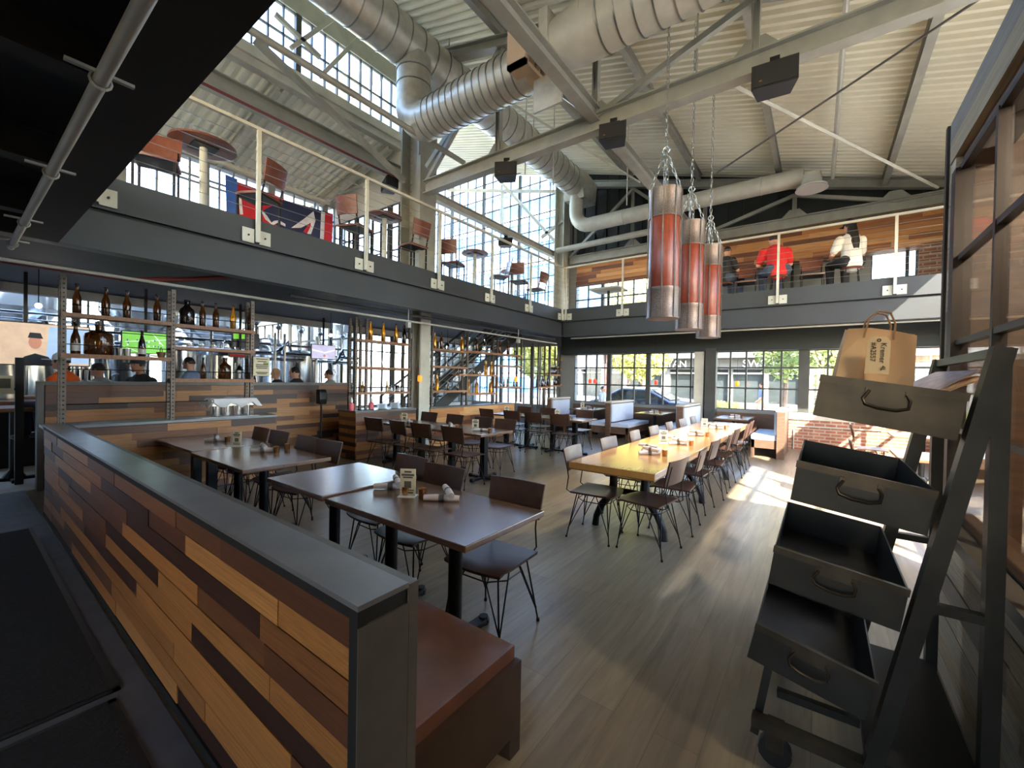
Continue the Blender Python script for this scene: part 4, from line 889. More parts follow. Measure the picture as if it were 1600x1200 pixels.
# ---------------------------------------------------------------- bottles
def prof(kind):
    if kind == 'bomber': return [(.036, 0), (.04, .008), (.04, .15), (.036, .19), (.022, .235), (.016, .28), (.0155, .325), (.018, .328), (.018, .34), (.014, .342)]
    if kind == 'growler': return [(.07, 0), (.078, .01), (.078, .15), (.07, .19), (.035, .225), (.028, .24), (.028, .275), (.033, .28), (.03, .3)]
    if kind == 'jug': return [(.12, 0), (.132, .015), (.132, .21), (.12, .25), (.05, .285), (.035, .295), (.035, .325), (.04, .33), (.04, .35), (.03, .352)]
    if kind == 'spirit': return [(.042, 0), (.045, .008), (.045, .2), (.03, .225), (.016, .24), (.016, .29), (.02, .292), (.02, .32), (.015, .322)]
    if kind == 'small': return [(.028, 0), (.03, .006), (.03, .11), (.014, .15), (.013, .2), (.016, .202), (.014, .212)]
    if kind == 'jar': return [(.045, 0), (.048, .006), (.048, .1), (.045, .105), (.047, .11), (.047, .125), (.04, .13)]
BM = {}
def bottle(kind, m, p, label, group, lab=None, sc=1.):
    k = (kind, m)
    if k not in BM: BM[k] = G().lathe(prof(kind), 14).mesh('glass', m, 40)
    t = thing('bottle', label, 'bottle', p, 0, group); o = link('glass', BM[k], t); t.scale = (sc, sc, sc)
    r, h = prof(kind)[2][0], prof(kind)[-1][1]
    if lab:
        if ('lab', kind) not in BM: BM['lab', kind] = G().cyl((0, 0, h*.1), (0, 0, h*.34), r+.0012, n=14, cap=False).mesh('paper_label', 'bottle_label', True)
        link('paper_label', BM['lab', kind], t)
    if ('cap', kind) not in BM: BM['cap', kind] = G().lathe([(prof(kind)[-2][0]+.002, h-.012), (prof(kind)[-2][0]+.002, h+.004), (.002, h+.006)], 10).mesh('stopper', 'black_metal', True)
    link('stopper', BM['cap', kind], t); return t
def rack(name, label, base, posts, shelves, z0, z1, xf, xb, rods=()):
    """posts: y positions; shelves: (y0, y1, z)"""
    t = thing(name, label, 'rack', base); b = Vector(base); pm = None
    for y in posts:
        for x in (xf, xb):
            g = G(); g.bx((-.022, -.022, 0), (.022, -.017, z1-z0)); g.bx((.017, -.017, 0), (.022, .022, z1-z0)); g.bx((-.022, -.017, 0), (-.017, .022, z1-z0))
            if pm is None:
                pm = g.mesh('post', 'rusty_perforated'); h = G()
                for k in range(int((z1-z0)/.05)): h.bx((.0215, -.008, k*.05+.02), (.0235, .008, k*.05+.036)); h.bx((-.008, -.0235, k*.05+.02), (.008, -.0215, k*.05+.036))
                hm = h.mesh('slots', 'soffit_black')
            o = link('post', pm, t); o.location = Vector((x, y, z0))-b; q = link('slots', hm, o); q['kind'] = 'stuff'
    for y0, y1, z in shelves: G().bx(Vector((xb-.03, y0, z-.045))-b, Vector((xf+.03, y1, z))-b).make('shelf', 'shelf_wood', t)
    for y0, y1, z in rods: G().cyl(Vector((xf, y0, z))-b, Vector((xf, y1, z))-b, .005, n=5).make('rod', 'black_metal', t)
    return t
RXF, RXB = -6.8, -6.97; RXM = (RXF+RXB)/2
rods = [(.76, 2.68, z) for z in (2.33, 2.05, 1.88, 1.6, 1.2)]
rack('bottle_rack', 'perforated steel bottle rack with plank shelves on the near ledge', (RXM, 1.7, RZ), (.78, 1.76, 2.7), [(.76, 1.74, 2.235), (.76, 1.74, 1.775), (1.78, 2.74, 2.225), (1.78, 2.74, 1.93), (1.78, 2.74, 1.505)], RZ, 2.66, RXF, RXB, rods)
def ys(px, X=RXM, py=520): return onx(px, py, X).y
GR = 'bottles on the near rack'
for i, px in enumerate((120, 165, 198, 245)): bottle('bomber', 'brown_glass', (RXM, ys(px), 2.235), 'tall brown bottle on the near rack left bay top shelf, %s from left' % ORD[i], GR, sc=1.0)
bottle('bomber', 'brown_glass', (RXM, ys(118), 1.775), 'brown bottle with a pale label at the left end of the lower shelf', GR, True, 1.05)
bottle('jug', 'brown_glass', (RXM, ys(155), 1.775), 'big round amber-brown glass jug on the lower shelf', GR, None, 1.0)
bottle('bomber', 'dark_glass', (RXM, ys(222), 1.775), 'dark wine bottle with a grey label before the football screen', GR, True, .95)
for i, px in enumerate((187, 199)): tag(G().lathe([(.03, 0), (.038, .09), (.034, .09), (.027, .006)], 12).make('steel_cup', 'stainless_dull', None, True), 'small steel cup on the lower shelf, %s of the jug' % ('nearest right' if i == 0 else 'second right'), 'cup', 'steel cups on the rack').location = (RXM, ys(px), 1.775)
bottle('growler', 'dark_glass', (RXM, ys(292), 2.225), 'dark squat growler jug on the top shelf right of the double posts', GR, None, 1.1)
for i, px in enumerate((316, 337, 364, 390)): bottle('bomber', ('brown_glass', 'brown_glass', 'amber_glass', 'brown_glass')[i], (RXM, ys(px), 2.225), 'brown bottle on the near rack right bay top shelf, %s after growler' % ORD[i], GR)
for i, px in enumerate((297, 316, 334, 355)): bottle('jar', 'jar_glass', (RXM, ys(px), 1.93), 'clear jar on the near rack right bay middle shelf, %s from left' % ORD[i], GR, True, .8)
bottle('bomber', 'brown_glass', (RXM, ys(318), 1.505), 'brown bottle at the left of the lowest rack shelf', GR, None, .85)
bottle('growler', 'brown_glass', (RXM, ys(352), 1.505), 'brown growler in the middle of the lowest rack shelf', GR, None, 1.0)
ln = thing('lantern', 'small black candle lantern on the lowest rack shelf', 'lantern', (RXM, ys(375), 1.505))
g = G(); g.bx((-.045, -.045, 0), (.045, .045, .015)); g.lathe([(.06, .13), (.03, .16), (.03, .175), (.035, .178), (.012, .2)], 4)
for sx in (-1, 1):
    for sy in (-1, 1): g.bx((sx*.04-.004, sy*.04-.004, .015), (sx*.04+.004, sy*.04+.004, .135))
g.make('frame', 'black_metal', ln); G().ring((0, 0, .215), .018, .003, (1, 0, 0), (0, 0, 1), 10, 4).make('ring', 'black_metal', ln); G().cyl((0, 0, .015), (0, 0, .08), .018, n=10).make('candle', 'linen', ln)
for px, z, nm in ((252, 1.775, 'small wicker pot by the double posts on the lower shelf'), (392, 1.505, 'small dark pot at the right end of the lowest rack shelf')):
    t = thing('flower_pot', nm, 'pot', (RXM, ys(px), z)); G().lathe([(.035, 0), (.05, .06), (.05, .07), (.044, .07), (.03, .01)], 12).make('pot', 'table_edge', t, True); G().ring((0, 0, .07), .045, .004, (1, 0, 0), (0, 0, 1.4), 12, 4).make('hoop', 'black_metal', t)
sg = thing('sign_card', 'framed printed notice card fixed at the right end of the near rack', 'sign', (RXF+.03, ys(411, RXF, 573)-.03, 1.56)); sg.rotation_euler = (0, 0, .2)
G().bx((-.004, -.13, 0), (.004, .12, .28)).make('card', 'screen_white', sg); sg.children[0].data.materials[0] = M['menu_card']
g = G()
for k, (z, w) in enumerate(((.25, .18), (.215, .14), (.165, .19), (.14, .19), (.115, .17), (.05, .19), (.03, .15))): g.bx((.004, -w/2, z-.007), (.0055, w/2, z+.007))
g.make('print', 'menu_ink', sg); G().bx((.004, .02, .17), (.0057, .1, .2)).make('green_block', 'leaf_green', sg)
# chafing dish under a cloth
cd = thing('chafing_dish', 'steel chafing dish draped with a white cloth on the near ledge', 'dish', (-6.85, ys(362, -6.85, 650), RZ))
for y in (-.2, -.07, .07, .2): G().lathe([(.055, 0), (.06, .1), (.06, .16)], 14, (0, y, 0)).make('burner_pan', 'stainless', cd, True)
G().bx((-.15, -.29, .16), (.15, .29, .24)).make('tray', 'stainless', cd)
g = G(); n = 10; vs = []
for i in range(n+1):
    for j in range(n+1):
        u, v = i/n*2-1, j/n*2-1; e = max(abs(u), abs(v)); z = .26-.015*math.sin(u*5)*math.cos(v*4) if e < .8 else .26-(e-.8)*(.45+.2*math.sin(u*6+v*9)); vs.append((u*.18, v*.34, z))
g.add(vs, [(i*(n+1)+j, i*(n+1)+j+1, (i+1)*(n+1)+j+1, (i+1)*(n+1)+j) for i in range(n) for j in range(n)]); o = g.make('cloth', 'white_cloth', cd, True)
o.modifiers.new('solid', 'SOLIDIFY').thickness = .006
tag(G().bx((-7.02, ys(310, -6.85, 655), RZ), (-6.7, ys(398, -6.85, 650), RZ+.006)).make('paper_sheet', 'white_cloth'), 'white paper sheet lying under the chafing dish', 'paper')
# hand-gel dispenser on a stand
hd = thing('gel_dispenser', 'black hand-gel dispenser on a thin stand before the clad wall', 'dispenser', (-7.9, onx(501, 700, -7.9).y, 0))
G().cyl((0, 0, .01), (0, 0, 1.05), .018, n=8).make('stand', 'black_metal', hd); G().lathe([(.16, 0), (.16, .012), (.02, .02)], 16).make('foot', 'black_metal', hd)
g = G(); g.prism([(-.06, 1.02), (.07, 1.02), (.09, 1.12), (.075, 1.26), (.03, 1.31), (-.06, 1.31)], 1, -.08, .08); o = g.make('dispenser', 'black_plastic', hd); bv = o.modifiers.new('bevel', 'BEVEL'); bv.width = .02; bv.segments = 3
# ---------------------------------------------------------------- serving station
SX, SY0, SY1 = -6.95, 4.54, 5.98
ss = thing('serving_station', 'board-clad serving station with a dark top at the left of the second row', 'cabinet', (SX, SY0, 0)); bs = (SX, SY0, 0)
G().bx((-.53, .02, 0), (-.02, SY1-SY0, .89)).make('core', 'steel_dark', ss)
planks(ss, (SX-.02, SY0, .02), (0, 1, 0), (1, 0, 0), SY1-SY0, .87, 11, 'reclaimed_planks', .5, 1.0, .02, 41, bs)
planks(ss, (SX-.55, SY0+.02, .02), (1, 0, 0), (0, -1, 0), .55, .87, 11, 'reclaimed_planks', .5, .6, .02, 42, bs)
G().bx((-.57, -.02, .89), (.02, SY1-SY0, .93)).make('top', 'zinc_edge', ss)
X2 = -7.2
z1, z2, z3 = onx(600, 534, X2).z, onx(600, 574, X2).z, onx(600, 612, X2).z
ya, yb = 4.62, 5.9
rack('bottle_rack', 'steel and plank bottle rack standing on the serving station', (X2, 5.2, .93), (ya, 4.85, yb), [(ya, yb, z1), (ya, yb, z2), (ya, yb, z3)], .93, 2.7, X2+.1, X2-.1)
GR = 'bottles over the serving station'
for i, px in enumerate((579, 599, 619, 632)): bottle('bomber', ('amber_glass', 'amber_glass', 'amber_glass', 'dark_glass')[i], (X2, ys(px, X2), z1), ('amber bottle on the top shelf over the serving station, %s from left' % ORD[i]) if i < 3 else 'dark bottle at the right end of the top shelf over the serving station', GR, None, 1.15)
bottle('bomber', 'jar_glass', (X2, ys(599, X2), z2), 'pale clear bottle on the middle shelf over the serving station', GR)
for i, px in enumerate((568, 606, 612, 622, 629)): bottle(('small', 'small', 'jar', 'jar', 'small')[i], ('amber_glass', 'amber_glass', 'jar_glass', 'dark_glass', 'dark_glass')[i], (X2, ys(px, X2), z3), 'little condiment bottle on the bottom shelf over the serving station, %s from left' % ORD[i], GR, True)
for i, px in enumerate((549, 580)):
    t = thing('wash_bottle', 'pink squirt bottle on the serving station, %s' % ('left one' if i == 0 else 'right one'), 'bottle', (X2+.08, onx(px, 636, X2+.08).y, .93), 0, 'pink squirt bottles'); G().lathe([(.045, 0), (.05, .02), (.05, .12), (.02, .15)], 12).make('body', 'soap_pink', t, True); G().lathe([(.02, .15), (.03, .19), (.01, .25)], 10).make('nozzle', 'plate_white', t, True)
for i, (px, n) in enumerate(((597, 7), (617, 8))):
    y = onx(px, 636, X2+.05).y
    for k in range(n): tag(G().lathe([(.05, 0), (.1, .012), (.098, .016), (.05, .005)], 20).make('plate', 'plate_white', None, True), 'white plate in the %s stack on the serving station, %s from bottom' % (('left', 'right')[i], ORD[k]), 'plate', 'plates on the serving station').location = (X2+.05, y, .93+k*.014)
tag(G().bx((X2-.1, onx(560, 640, X2).y, .93), (X2+.2, onx(575, 640, X2).y, .945)).make('tray', 'black_plastic'), 'black serving tray between the two squirt bottles', 'tray')
# ---------------------------------------------------------------- stair racks
LX = -7.0
l3 = thing('low_wall', 'low board wall under the stair racks with a zinc ledge', 'partition', (LX, 6.42, 0)); bs = (LX, 6.42, 0)
G().bx((-.26, 0, 0), (-.02, 3.2, .88)).make('core', 'steel_dark', l3)
planks(l3, (LX-.02, 6.42, .02), (0, 1, 0), (1, 0, 0), 3.2, .86, 8, 'gallery_planks', .6, 1.4, .02, 51, bs); G().bx((-.28, -.01, .88), (.02, 3.22, .91)).make('ledge', 'zinc_edge', l3)
XR3 = -7.13
P3 = [ys(p, XR3) for p in (672, 727, 774, 812)]
def zz(px, py): return onx(px, py, XR3).z
sh = [(P3[0], P3[1], zz(690, 546)), (P3[1], P3[2], zz(750, 550)), (P3[2], P3[3], zz(795, 554)), (P3[0], P3[1], zz(690, 572)), (P3[2], P3[3], zz(790, 571)), (P3[1]-.3, P3[2], zz(745, 585)), (P3[0], P3[1], zz(690, 610)), (P3[1], P3[2], zz(750, 614)), (P3[2], P3[3], zz(790, 604))]
rack('bottle_rack', 'bottle rack of slim posts and stepped plank shelves before the steel stair', (XR3, 7.8, .91), P3, sh, .91, 2.72, XR3+.08, XR3-.08)
GR = 'bottles before the stair'; rb = random.Random(3); cnt = 0
for si, (y0, y1, z) in enumerate(sh):
    n = (5, 4, 3, 1, 0, 6, 3, 4, 7)[si]
    for k in range(n):
        kind, m = rb.choice((('spirit', 'amber_glass'), ('bomber', 'brown_glass'), ('bomber', 'jar_glass'), ('spirit', 'jar_glass'), ('small', 'dark_glass'))) if si in (0, 1, 2) else rb.choice((('small', 'dark_glass'), ('small', 'brown_glass'), ('jar', 'jar_glass'), ('spirit', 'amber_glass')))
        if si == 0 and k == 0: kind, m = 'spirit', 'amber_glass'
        bottle(kind, m, (XR3+rb.uniform(-.02, .02), y0+(y1-y0)*(k+.6)/(n+.2), z), '%s on the %s shelf of the %s stair rack bay, %s from left' % ({'spirit': 'round-shouldered bottle', 'bomber': 'tall bottle', 'small': 'little bottle', 'jar': 'squat jar'}[kind], ('top', 'top', 'top', 'second', 'second', 'third', 'lowest', 'lowest', 'lowest')[si], ('left', 'middle', 'right', 'left', 'right', 'middle', 'left', 'middle', 'right')[si], ORD[k]), GR, None, 1.15 if kind in ('spirit', 'bomber') else 1.)
# far corner rack, ground level
XR4 = -7.1
pr4 = [ys(p, XR4) for p in (838, 856, 872, 886)]
s4 = [(pr4[2], pr4[3], onx(878, q, XR4).z) for q in (562, 577, 600)]+[(pr4[1], pr4[2], onx(862, q, XR4).z) for q in (585, 602)]+[(pr4[0], pr4[1], onx(848, 604, XR4).z)]
rack('bottle_rack', 'corner bottle rack in front of the lime-green trees outside', (XR4, 11, 0), pr4, s4, 0, 2.7, XR4+.1, XR4-.1)
for si, (y0, y1, z) in enumerate(s4):
    n = (0, 3, 5, 5, 4, 5)[si]
    for k in range(n): bottle(*rb.choice((('bomber', 'dark_glass'), ('spirit', 'dark_glass'), ('small', 'brown_glass'))), (XR4+rb.uniform(-.04, .04), y0+(y1-y0)*(k+.6)/(n+.2), z), 'dark bottle on the corner rack %s shelf, %s from left' % (('top right', 'middle right', 'low right', 'upper centre', 'low centre', 'left')[si], ORD[k]), 'bottles on the corner rack')
# steel stair
st = thing('steel_stair', 'dark grey steel stair climbing to the right behind the racks', 'stair', (-8.3, 6.6, 0)); b0 = Vector((-8.3, 6.6, 0))
y0, y1 = 6.4, 11.3; zt = 3.3
for x in (.45, -.45): G().bar((x, y0-6.6, .1), (x, y1-6.6, zt), .05, .28).make('stringer', 'fascia_grey', st)
for k in range(17): t = (k+.5)/17; G().bx((-.43, (y1-y0)*t-.2-.13, zt*t), (.43, (y1-y0)*t-.2+.13, zt*t+.03)).make('tread', 'steel_dark', st)
for x in (.45, -.45):
    G().bar((x, y0-6.6, 1.1), (x, y1-6.6, zt+1.0), .05, .04).make('handrail', 'fascia_grey', st)
    for k in range(5): G().bar((x, y0-6.6, .3+.15*k), (x, y1-6.6, zt+.2+.15*k), .012, .012).make('rail_bar', 'truss_grey', st)
    for k in range(6): t = k/5; G().bar((x, (y1-y0)*t-.2, zt*t+.1), (x, (y1-y0)*t-.2, zt*t+1.1), .04, .04).make('baluster', 'fascia_grey', st)
# ---------------------------------------------------------------- brewery behind
BN = 7.0
shell('wall_brewery', [((-20.2, -4, 0), (-20, 1.5, 4.6)), ((-20.2, 1.5, 0), (-20, BN, 1.2)), ((-20.2, 1.5, 4.2), (-20, BN, 4.6)), ((-20, BN, 0), (XL, BN+.2, .6)), ((-20, BN, 3.4), (XL-.2, BN+.2, 4.6))], 'wall_grey')
shell('ceiling_brewery', [((-20.2, -4, 4.6), (-17.5, BN+.2, 4.75)), ((-12.2, -4, 4.6), (XL-.2, BN+.2, 4.75)), ((-17.5, -4, 4.6), (-12.2, -2.5, 4.75)), ((-17.5, 6, 4.6), (-12.2, BN+.2, 4.75))], 'dark_panel')
WIN[0] += 1; sk_ = struct('window_%d' % WIN[0])  # unseen skylight, added to brighten the brewery tanks
for i in range(6): slab('pane', 'window_glass', sk_, (-17.5, -2.5+8.5*i/6, 4.66), (-12.2, -2.5+8.5*(i+1)/6-.06, 4.67)); slab('glazing_bar', 'window_frame', sk_, (-17.5, -2.5+8.5*(i+1)/6-.06, 4.6), (-12.2, -2.5+8.5*(i+1)/6, 4.72))
window('x', -20.05, lsp(1.5, BN, 8), [1.2, 2.2, 3.2, 4.2], .06, (3, 6)); window('y', BN+.1, lsp(-20, XL, 14), [.6, 1.3, 2.0, 2.7, 3.4], .05, (4, 8, 12))
def tank(label, px, X, r, z0, z1, cone=.0, legs=True):
    p = onx(px, 560, X); t = thing('brewing_tank', label, 'tank', (X, p.y, 0), 0, 'steel brewing tanks')
    pf = [(.08, z0-cone), (r, z0)] if cone else [(r*.6, z0-.08), (r, z0)]
    pf += [(r, z0+(z1-z0)*.33), (r+.012, z0+(z1-z0)*.335), (r, z0+(z1-z0)*.35), (r, z1), (r*.9, z1+r*.16), (r*.55, z1+r*.3), (.12, z1+r*.36)]
    G().lathe(pf, 28).make('vessel', 'stainless', t, 30)
    G().cyl((0, 0, z1+r*.3), (0, 0, z1+r*.6), .06, n=10).make('spout', 'stainless', t, True)
    if legs:
        for k in range(4): a = k*PI/2+.6; G().cyl((math.cos(a)*r*.85, math.sin(a)*r*.85, 0), (math.cos(a)*r*.85, math.sin(a)*r*.85, z0+.05), .04, n=8).make('leg', 'stainless_dull', t, True)
    G().ring((r*.8, -r*.55, (z0+z1)/2), .14, .02, (0, 1, 0), (0, 0, 1), 14, 5).make('manway', 'stainless_dull', t)
for a in (('tall cone-bottomed tank at the far left edge', 25, -14.0, .75, 2.9, 4.0, .95), ('tall cone-bottomed tank behind the left rack bay', 225, -13.2, .8, 2.95, 4.0, 1.0), ('tall cone-bottomed tank behind the right rack bay', 328, -14.6, .8, 2.95, 4.0, 1.0),
          ('short domed tank behind the lowest rack shelf', 345, -11.75, .5, .7, 2.0), ('short domed tank left of the pale blue screen', 468, -11.75, .5, .7, 2.1), ('tall tank behind the pale blue screen', 478, -15.5, .7, 2.2, 4.1), ('slim tank right of the pale blue screen', 532, -14.2, .45, .8, 3.4),
          ('low steel tank behind the man on the left screen', 30, -11.8, .6, .6, 1.75), ('slim tank behind the big jug', 135, -12.0, .3, .8, 2.0), ('slim tank behind the football screen', 200, -11.6, .35, .7, 2.1), ('slim tank beside the framed notice', 398, -12.6, .4, .7, 2.3), ('wide tank glimpsed between the two rack bays', 283, -11.75, .35, .7, 2.2), ('slim tank left of the framed notice', 420, -14.5, .5, .8, 2.6), ('wide tank at the left of the left rack bay', 92, -13.2, .4, .8, 2.3)): tank(*a)
for i, (pxa, pxb, X, z, r) in enumerate(((0, 560, -11.3, 2.35, .03), (0, 560, -11.3, 2.15, .02), (380, 560, -11.3, 2.12, .05), (400, 560, -11.3, 1.98, .04), (0, 400, -11.4, 2.6, .025), (0, 400, -11.4, 2.48, .015))):
    tag(G().cyl((X, onx(pxa, 500, X).y, z), (X, onx(pxb, 500, X).y, z), r, n=8).make('brewery_pipe', 'stainless', None, True), 'shiny level pipe in the brewery, %s in height order' % ORD[i], 'pipe', 'level brewery pipes')
for i, px in enumerate((40, 115, 122, 330, 372, 430, 445, 495, 555)):
    X = -11.2; tag(G().cyl((X, onx(px, 500, X).y, 0), (X, onx(px, 500, X).y, 2.65), .035, n=8).make('brewery_pipe', 'stainless', None, True), 'shiny upright pipe in the brewery, %s from the left' % ORD[i], 'pipe', 'upright brewery pipes')
for i, (px, z0, px2, z2) in enumerate(((385, 2.1, 405, 1.3), (430, 2.15, 455, 2.4), (520, 1.9, 540, 2.3), (350, 2.3, 372, 2.05), (60, 2.4, 90, 1.5), (150, 2.5, 175, 1.3))):
    X = -11.25; a, b = onx(px, 500, X), onx(px2, 500, X); tag(G().tube([(X, a.y, z0), (X, a.y+(b.y-a.y)*.3, z0+.06), (X, b.y-(b.y-a.y)*.2, z2+.05), (X, b.y, z2-.2)], .045, 8).make('brewery_hose', 'stainless', None, True), 'bent shiny pipe among the tanks, %s' % ('left of the notice', 'right of the notice', 'beside the pale blue screen', 'behind the right rack bay', 'at the far left', 'behind the left rack bay')[i], 'pipe', 'bent brewery pipes')
for i, (px, py) in enumerate(((400, 505), (435, 512), (470, 518), (500, 522), (535, 526))):
    p = onx(px, py, -11.3); t = thing('pipe_valve', 'round steel valve on the brewery pipes, %s from the left' % ORD[i], 'valve', tuple(p), 0, 'brewery valves'); G().ball((0, 0, 0), .07, 10, 7).make('valve_body', 'stainless', t, True); G().ring((.08, 0, .05), .06, .01, (0, 1, 0), (0, 0, 1), 12, 4).make('hand_wheel', 'stainless_dull', t); G().cyl((0, 0, -.5), (0, 0, .55), .03, n=8).make('stub_pipe', 'stainless', t, True)
for i, (px, py) in enumerate(((517, 2.5),) if False else ()): pass
for i, (px, z) in enumerate(((517, 2.5), (60, 2.5), (700, 2.5), (718, 2.48))):
    p = onx(px, 500, -9.0); t = thing('string_bulb', 'bare glowing string bulb under the gallery, %s from the left' % ORD[(1, 0, 2, 3)[i]], 'lamp', (p.x, p.y, z), 0, 'bare string bulbs'); G().ball((0, 0, 0), .035, 8, 6).make('bulb', 'bulb_glow', t, True); G().cyl((0, 0, .03), (0, 0, .52), .006, n=5).make('cord', 'black_metal', t)
# screens
def screen(label, px, py, X, w, h, parts, rz=0., base='screen_white'):
    p = onx(px, py, X); t = thing('television', label, 'screen', tuple(p), rz, 'screens over the brewery bar')
    G().bx((-.05, -w/2-.015, -h/2-.015), (-.005, w/2+.015, h/2+.015)).make('housing', 'black_plastic', t); q = G().bx((-.005, -w/2, -h/2), (0, w/2, h/2)).make('picture', base, t); G().bx((-.045, -.02, h/2), (-.015, .02, 3.06-p.z)).make('ceiling_mount', 'black_metal', t)
    for i, (m, poly) in enumerate(parts): G().prism([(y*w/2, z*h/2) for y, z in poly], 0, .0005+i*.0006, .001+i*.0006).make('picture_shape', m, q)
def disc(cy, cz, ry, rz_, n=12): return [(cy+ry*math.cos(2*PI*i/n), cz+rz_*math.sin(2*PI*i/n)) for i in range(n)]
screen('wall screen showing a man in a dark cap at the left edge', 40, 537, -9.6, 1.35, .62, [('screen_dark', [(-1, .35), (-.5, .5), (-.5, 1), (-1, 1)]), ('screen_blue', [(.3, -.9), (1, -.9), (1, .9), (.35, .9)]), ('screen_dark', [(-.12, -1), (.46, -1), (.34, -.6), (.14, -.45), (-.02, -.62)]), ('screen_skin', disc(.14, .1, .1, .34)), ('screen_dark', [(.03, .3), (.26, .28), (.22, .55), (.06, .56)])], 0, 'screen_tan')
sc_ = [('screen_white', [(-.9, .0), (.95, .42), (.95, .46), (-.9, .04)]), ('screen_white', [(-.95, -.5), (-.2, -1), (-.15, -1), (-.95, -.42)]), ('screen_white', [(.3, .9), (.34, .9), (.8, -.2), (.76, -.2)])]
rs = random.Random(5)
for k in range(14): y, z = rs.uniform(-.8, .7), rs.uniform(-.4, .3); sc_.append((('screen_white', 'screen_navy')[k % 2], disc(y, z, .035, .09, 6)))
screen('wall screen showing a green football field', 228, 536, -9.6, .62, .36, sc_, 0, 'screen_green')
screen('wall screen with a pale blue sky picture', 506, 550, -10.2, .62, .34, [('screen_white', [(-1, .1), (.2, -.2), (1, .3), (1, .5), (0, 0), (-1, .4)]), ('screen_skin', disc(.05, -.55, .12, .2, 8))], 0, 'screen_lilac')
screen('dark wall screen behind the right rack bay', 385, 532, -10.0, .5, .3, [('screen_green', [(-1, .1), (-.1, .2), (-.1, 1), (-1, 1)])], 0, 'screen_dark')
screen('small pink and black screen behind the lowest shelf', 376, 553, -9.9, .4, .12, [('flag_red', [(-1, -1), (1, -1), (1, -.2), (-1, -.2)])], 0, 'screen_dark')
# bar counter, taps and high table on the far left
bt = thing('bar_counter', 'long bar counter behind the clad wall', 'counter', (-10.75, 3, 0)); G().bx((-.3, -2.6, 0), (.3, 3.2, 1.02)).make('body', 'steel_dark', bt); G().bx((-.36, -2.66, 1.02), (.36, 3.26, 1.07)).make('top', 'shelf_wood', bt)
for i, px in enumerate((122, 130, 140, 150, 160, 172)):
    p = onx(px, 560, -10.75); t = thing('beer_tap', 'black-handled beer tap behind the clad wall, %s from the left' % ORD[i], 'tap', (-10.75, p.y, 1.07), 0, 'beer taps'); G().cyl((0, 0, 0), (0, 0, .35), .02, n=8).make('column', 'stainless', t, True); G().cyl((0, 0, .35), (.02, 0, .55), .018, .012, 8).make('handle', 'black_plastic', t, True)
    G().cyl((0, 0, .3), (.1, 0, .27), .01, n=6).make('spout', 'stainless', t)
ht = thing('high_table', 'high pub table with a black cross base at the far left edge', 'table', (-9.3, onx(22, 735, -9.3).y, 0))
G().bx((-.4, -.45, 1.0), (.4, .15, 1.05)).make('tabletop', 'shelf_wood', ht); G().cyl((0, 0, .03), (0, 0, 1.0), .05, n=12).make('pedestal', 'black_metal', ht, True)
g = G(); g.bar((-.3, 0, .02), (.3, 0, .02), .08, .04); g.bar((0, -.3, .02), (0, .3, .02), .08, .04); g.lathe([(.12, .04), (.05, .15)], 12); g.make('base', 'black_metal', ht)
pb = thing('steel_post', 'dark square post holding a white notice at the left edge', 'post', (-8.9, onx(30, 640, -8.9).y, 0)); G().bx((-.04, -.04, 0), (.04, .04, 1.75)).make('post', 'steel_dark', pb)
G().bx((.05, -.28, 1.25), (.06, -.05, 1.5)).make('notice', 'menu_card', pb); G().bx((.06, -.25, 1.33), (.062, -.08, 1.46)).make('print', 'menu_ink', pb)
G().bx((.02, -.3, 1.3), (.05, .04, 1.33)).make('arm', 'steel_dark', pb)
# ---------------------------------------------------------------- booths at the far windows
def stripe_back(t, x, y0, y1, z0, z1, s, n=13):
    for k in range(n):
        a = y0+(y1-y0)*k/n; b = y0+(y1-y0)*(k+1)/n; c = (a+b)/2
        G().add([(x+s*(.05*math.sin(PI*i/4)+.03), a+(b-a)*i/4, z) for z in (z0, z1) for i in range(5)]+[(x, a, z0), (x, b, z0), (x, a, z1), (x, b, z1)],
                [(i, i+1, 6+i, 5+i) for i in range(4)]+[(10, 11, 13, 12), (0, 5, 12, 10), (4, 11, 13, 9), (0, 10, 11, 4, 3, 2, 1), (5, 6, 7, 8, 9, 13, 12)]).make('back_channel', 'stripe_light', t, 30)
        if k: G().bx((min(x+s*.02, x+s*.045), a-.006, z0), (max(x+s*.02, x+s*.045), a+.006, z1+.002)).make('groove_shade', 'groove_shade_blue', t)  # blue strips paint the shade in the grooves between channels
def booth(label, x, sides, y0=10.42, y1=12.0):
    t = thing('booth', label, 'booth', (x, y0, 0), 0, 'window booths'); L_ = y1-y0
    G().bx((-.05, 0, .0), (.05, L_, 1.0)).make('divider', 'booth_wood', t); G().bx((-.1, -.03, 1.0), (.1, L_, 1.04)).make('cap', 'concrete', t)
    G().bx((-.07, -.05, 0), (.07, 0, 1.0)).make('end_post', 'booth_wood', t)
    for s in sides:
        stripe_back(t, s*.05, .05, L_-.05, .5, .97, s)
        a, b = sorted((s*.08, s*.55)); G().bx((a, 0, .38), (b, L_, .47)).make('seat_cushion', 'seat_vinyl', t)
        a, b = sorted((s*.05, s*.54)); G().bx((a, 0, .2), (b, L_, .38)).make('seat_box', 'booth_wood', t)
        a, b = sorted((s*.48, s*.55)); G().bx((a, 0, 0), (b, .07, .38)).make('leg', 'booth_wood', t); G().bx((a, L_-.07, 0), (b, L_, .2)).make('leg', 'booth_wood', t)
booth('booth bench with white striped back at the left end of the far windows', -6.6, (1,), 10.9)
booth('double booth bench with white striped backs left of the middle booth table', -4.5, (-1, 1))
booth('double booth bench with white striped backs behind the communal table', -2.68, (-1, 1))
booth('booth bench in front of the brick wall at the right end', -.65, (-1,))
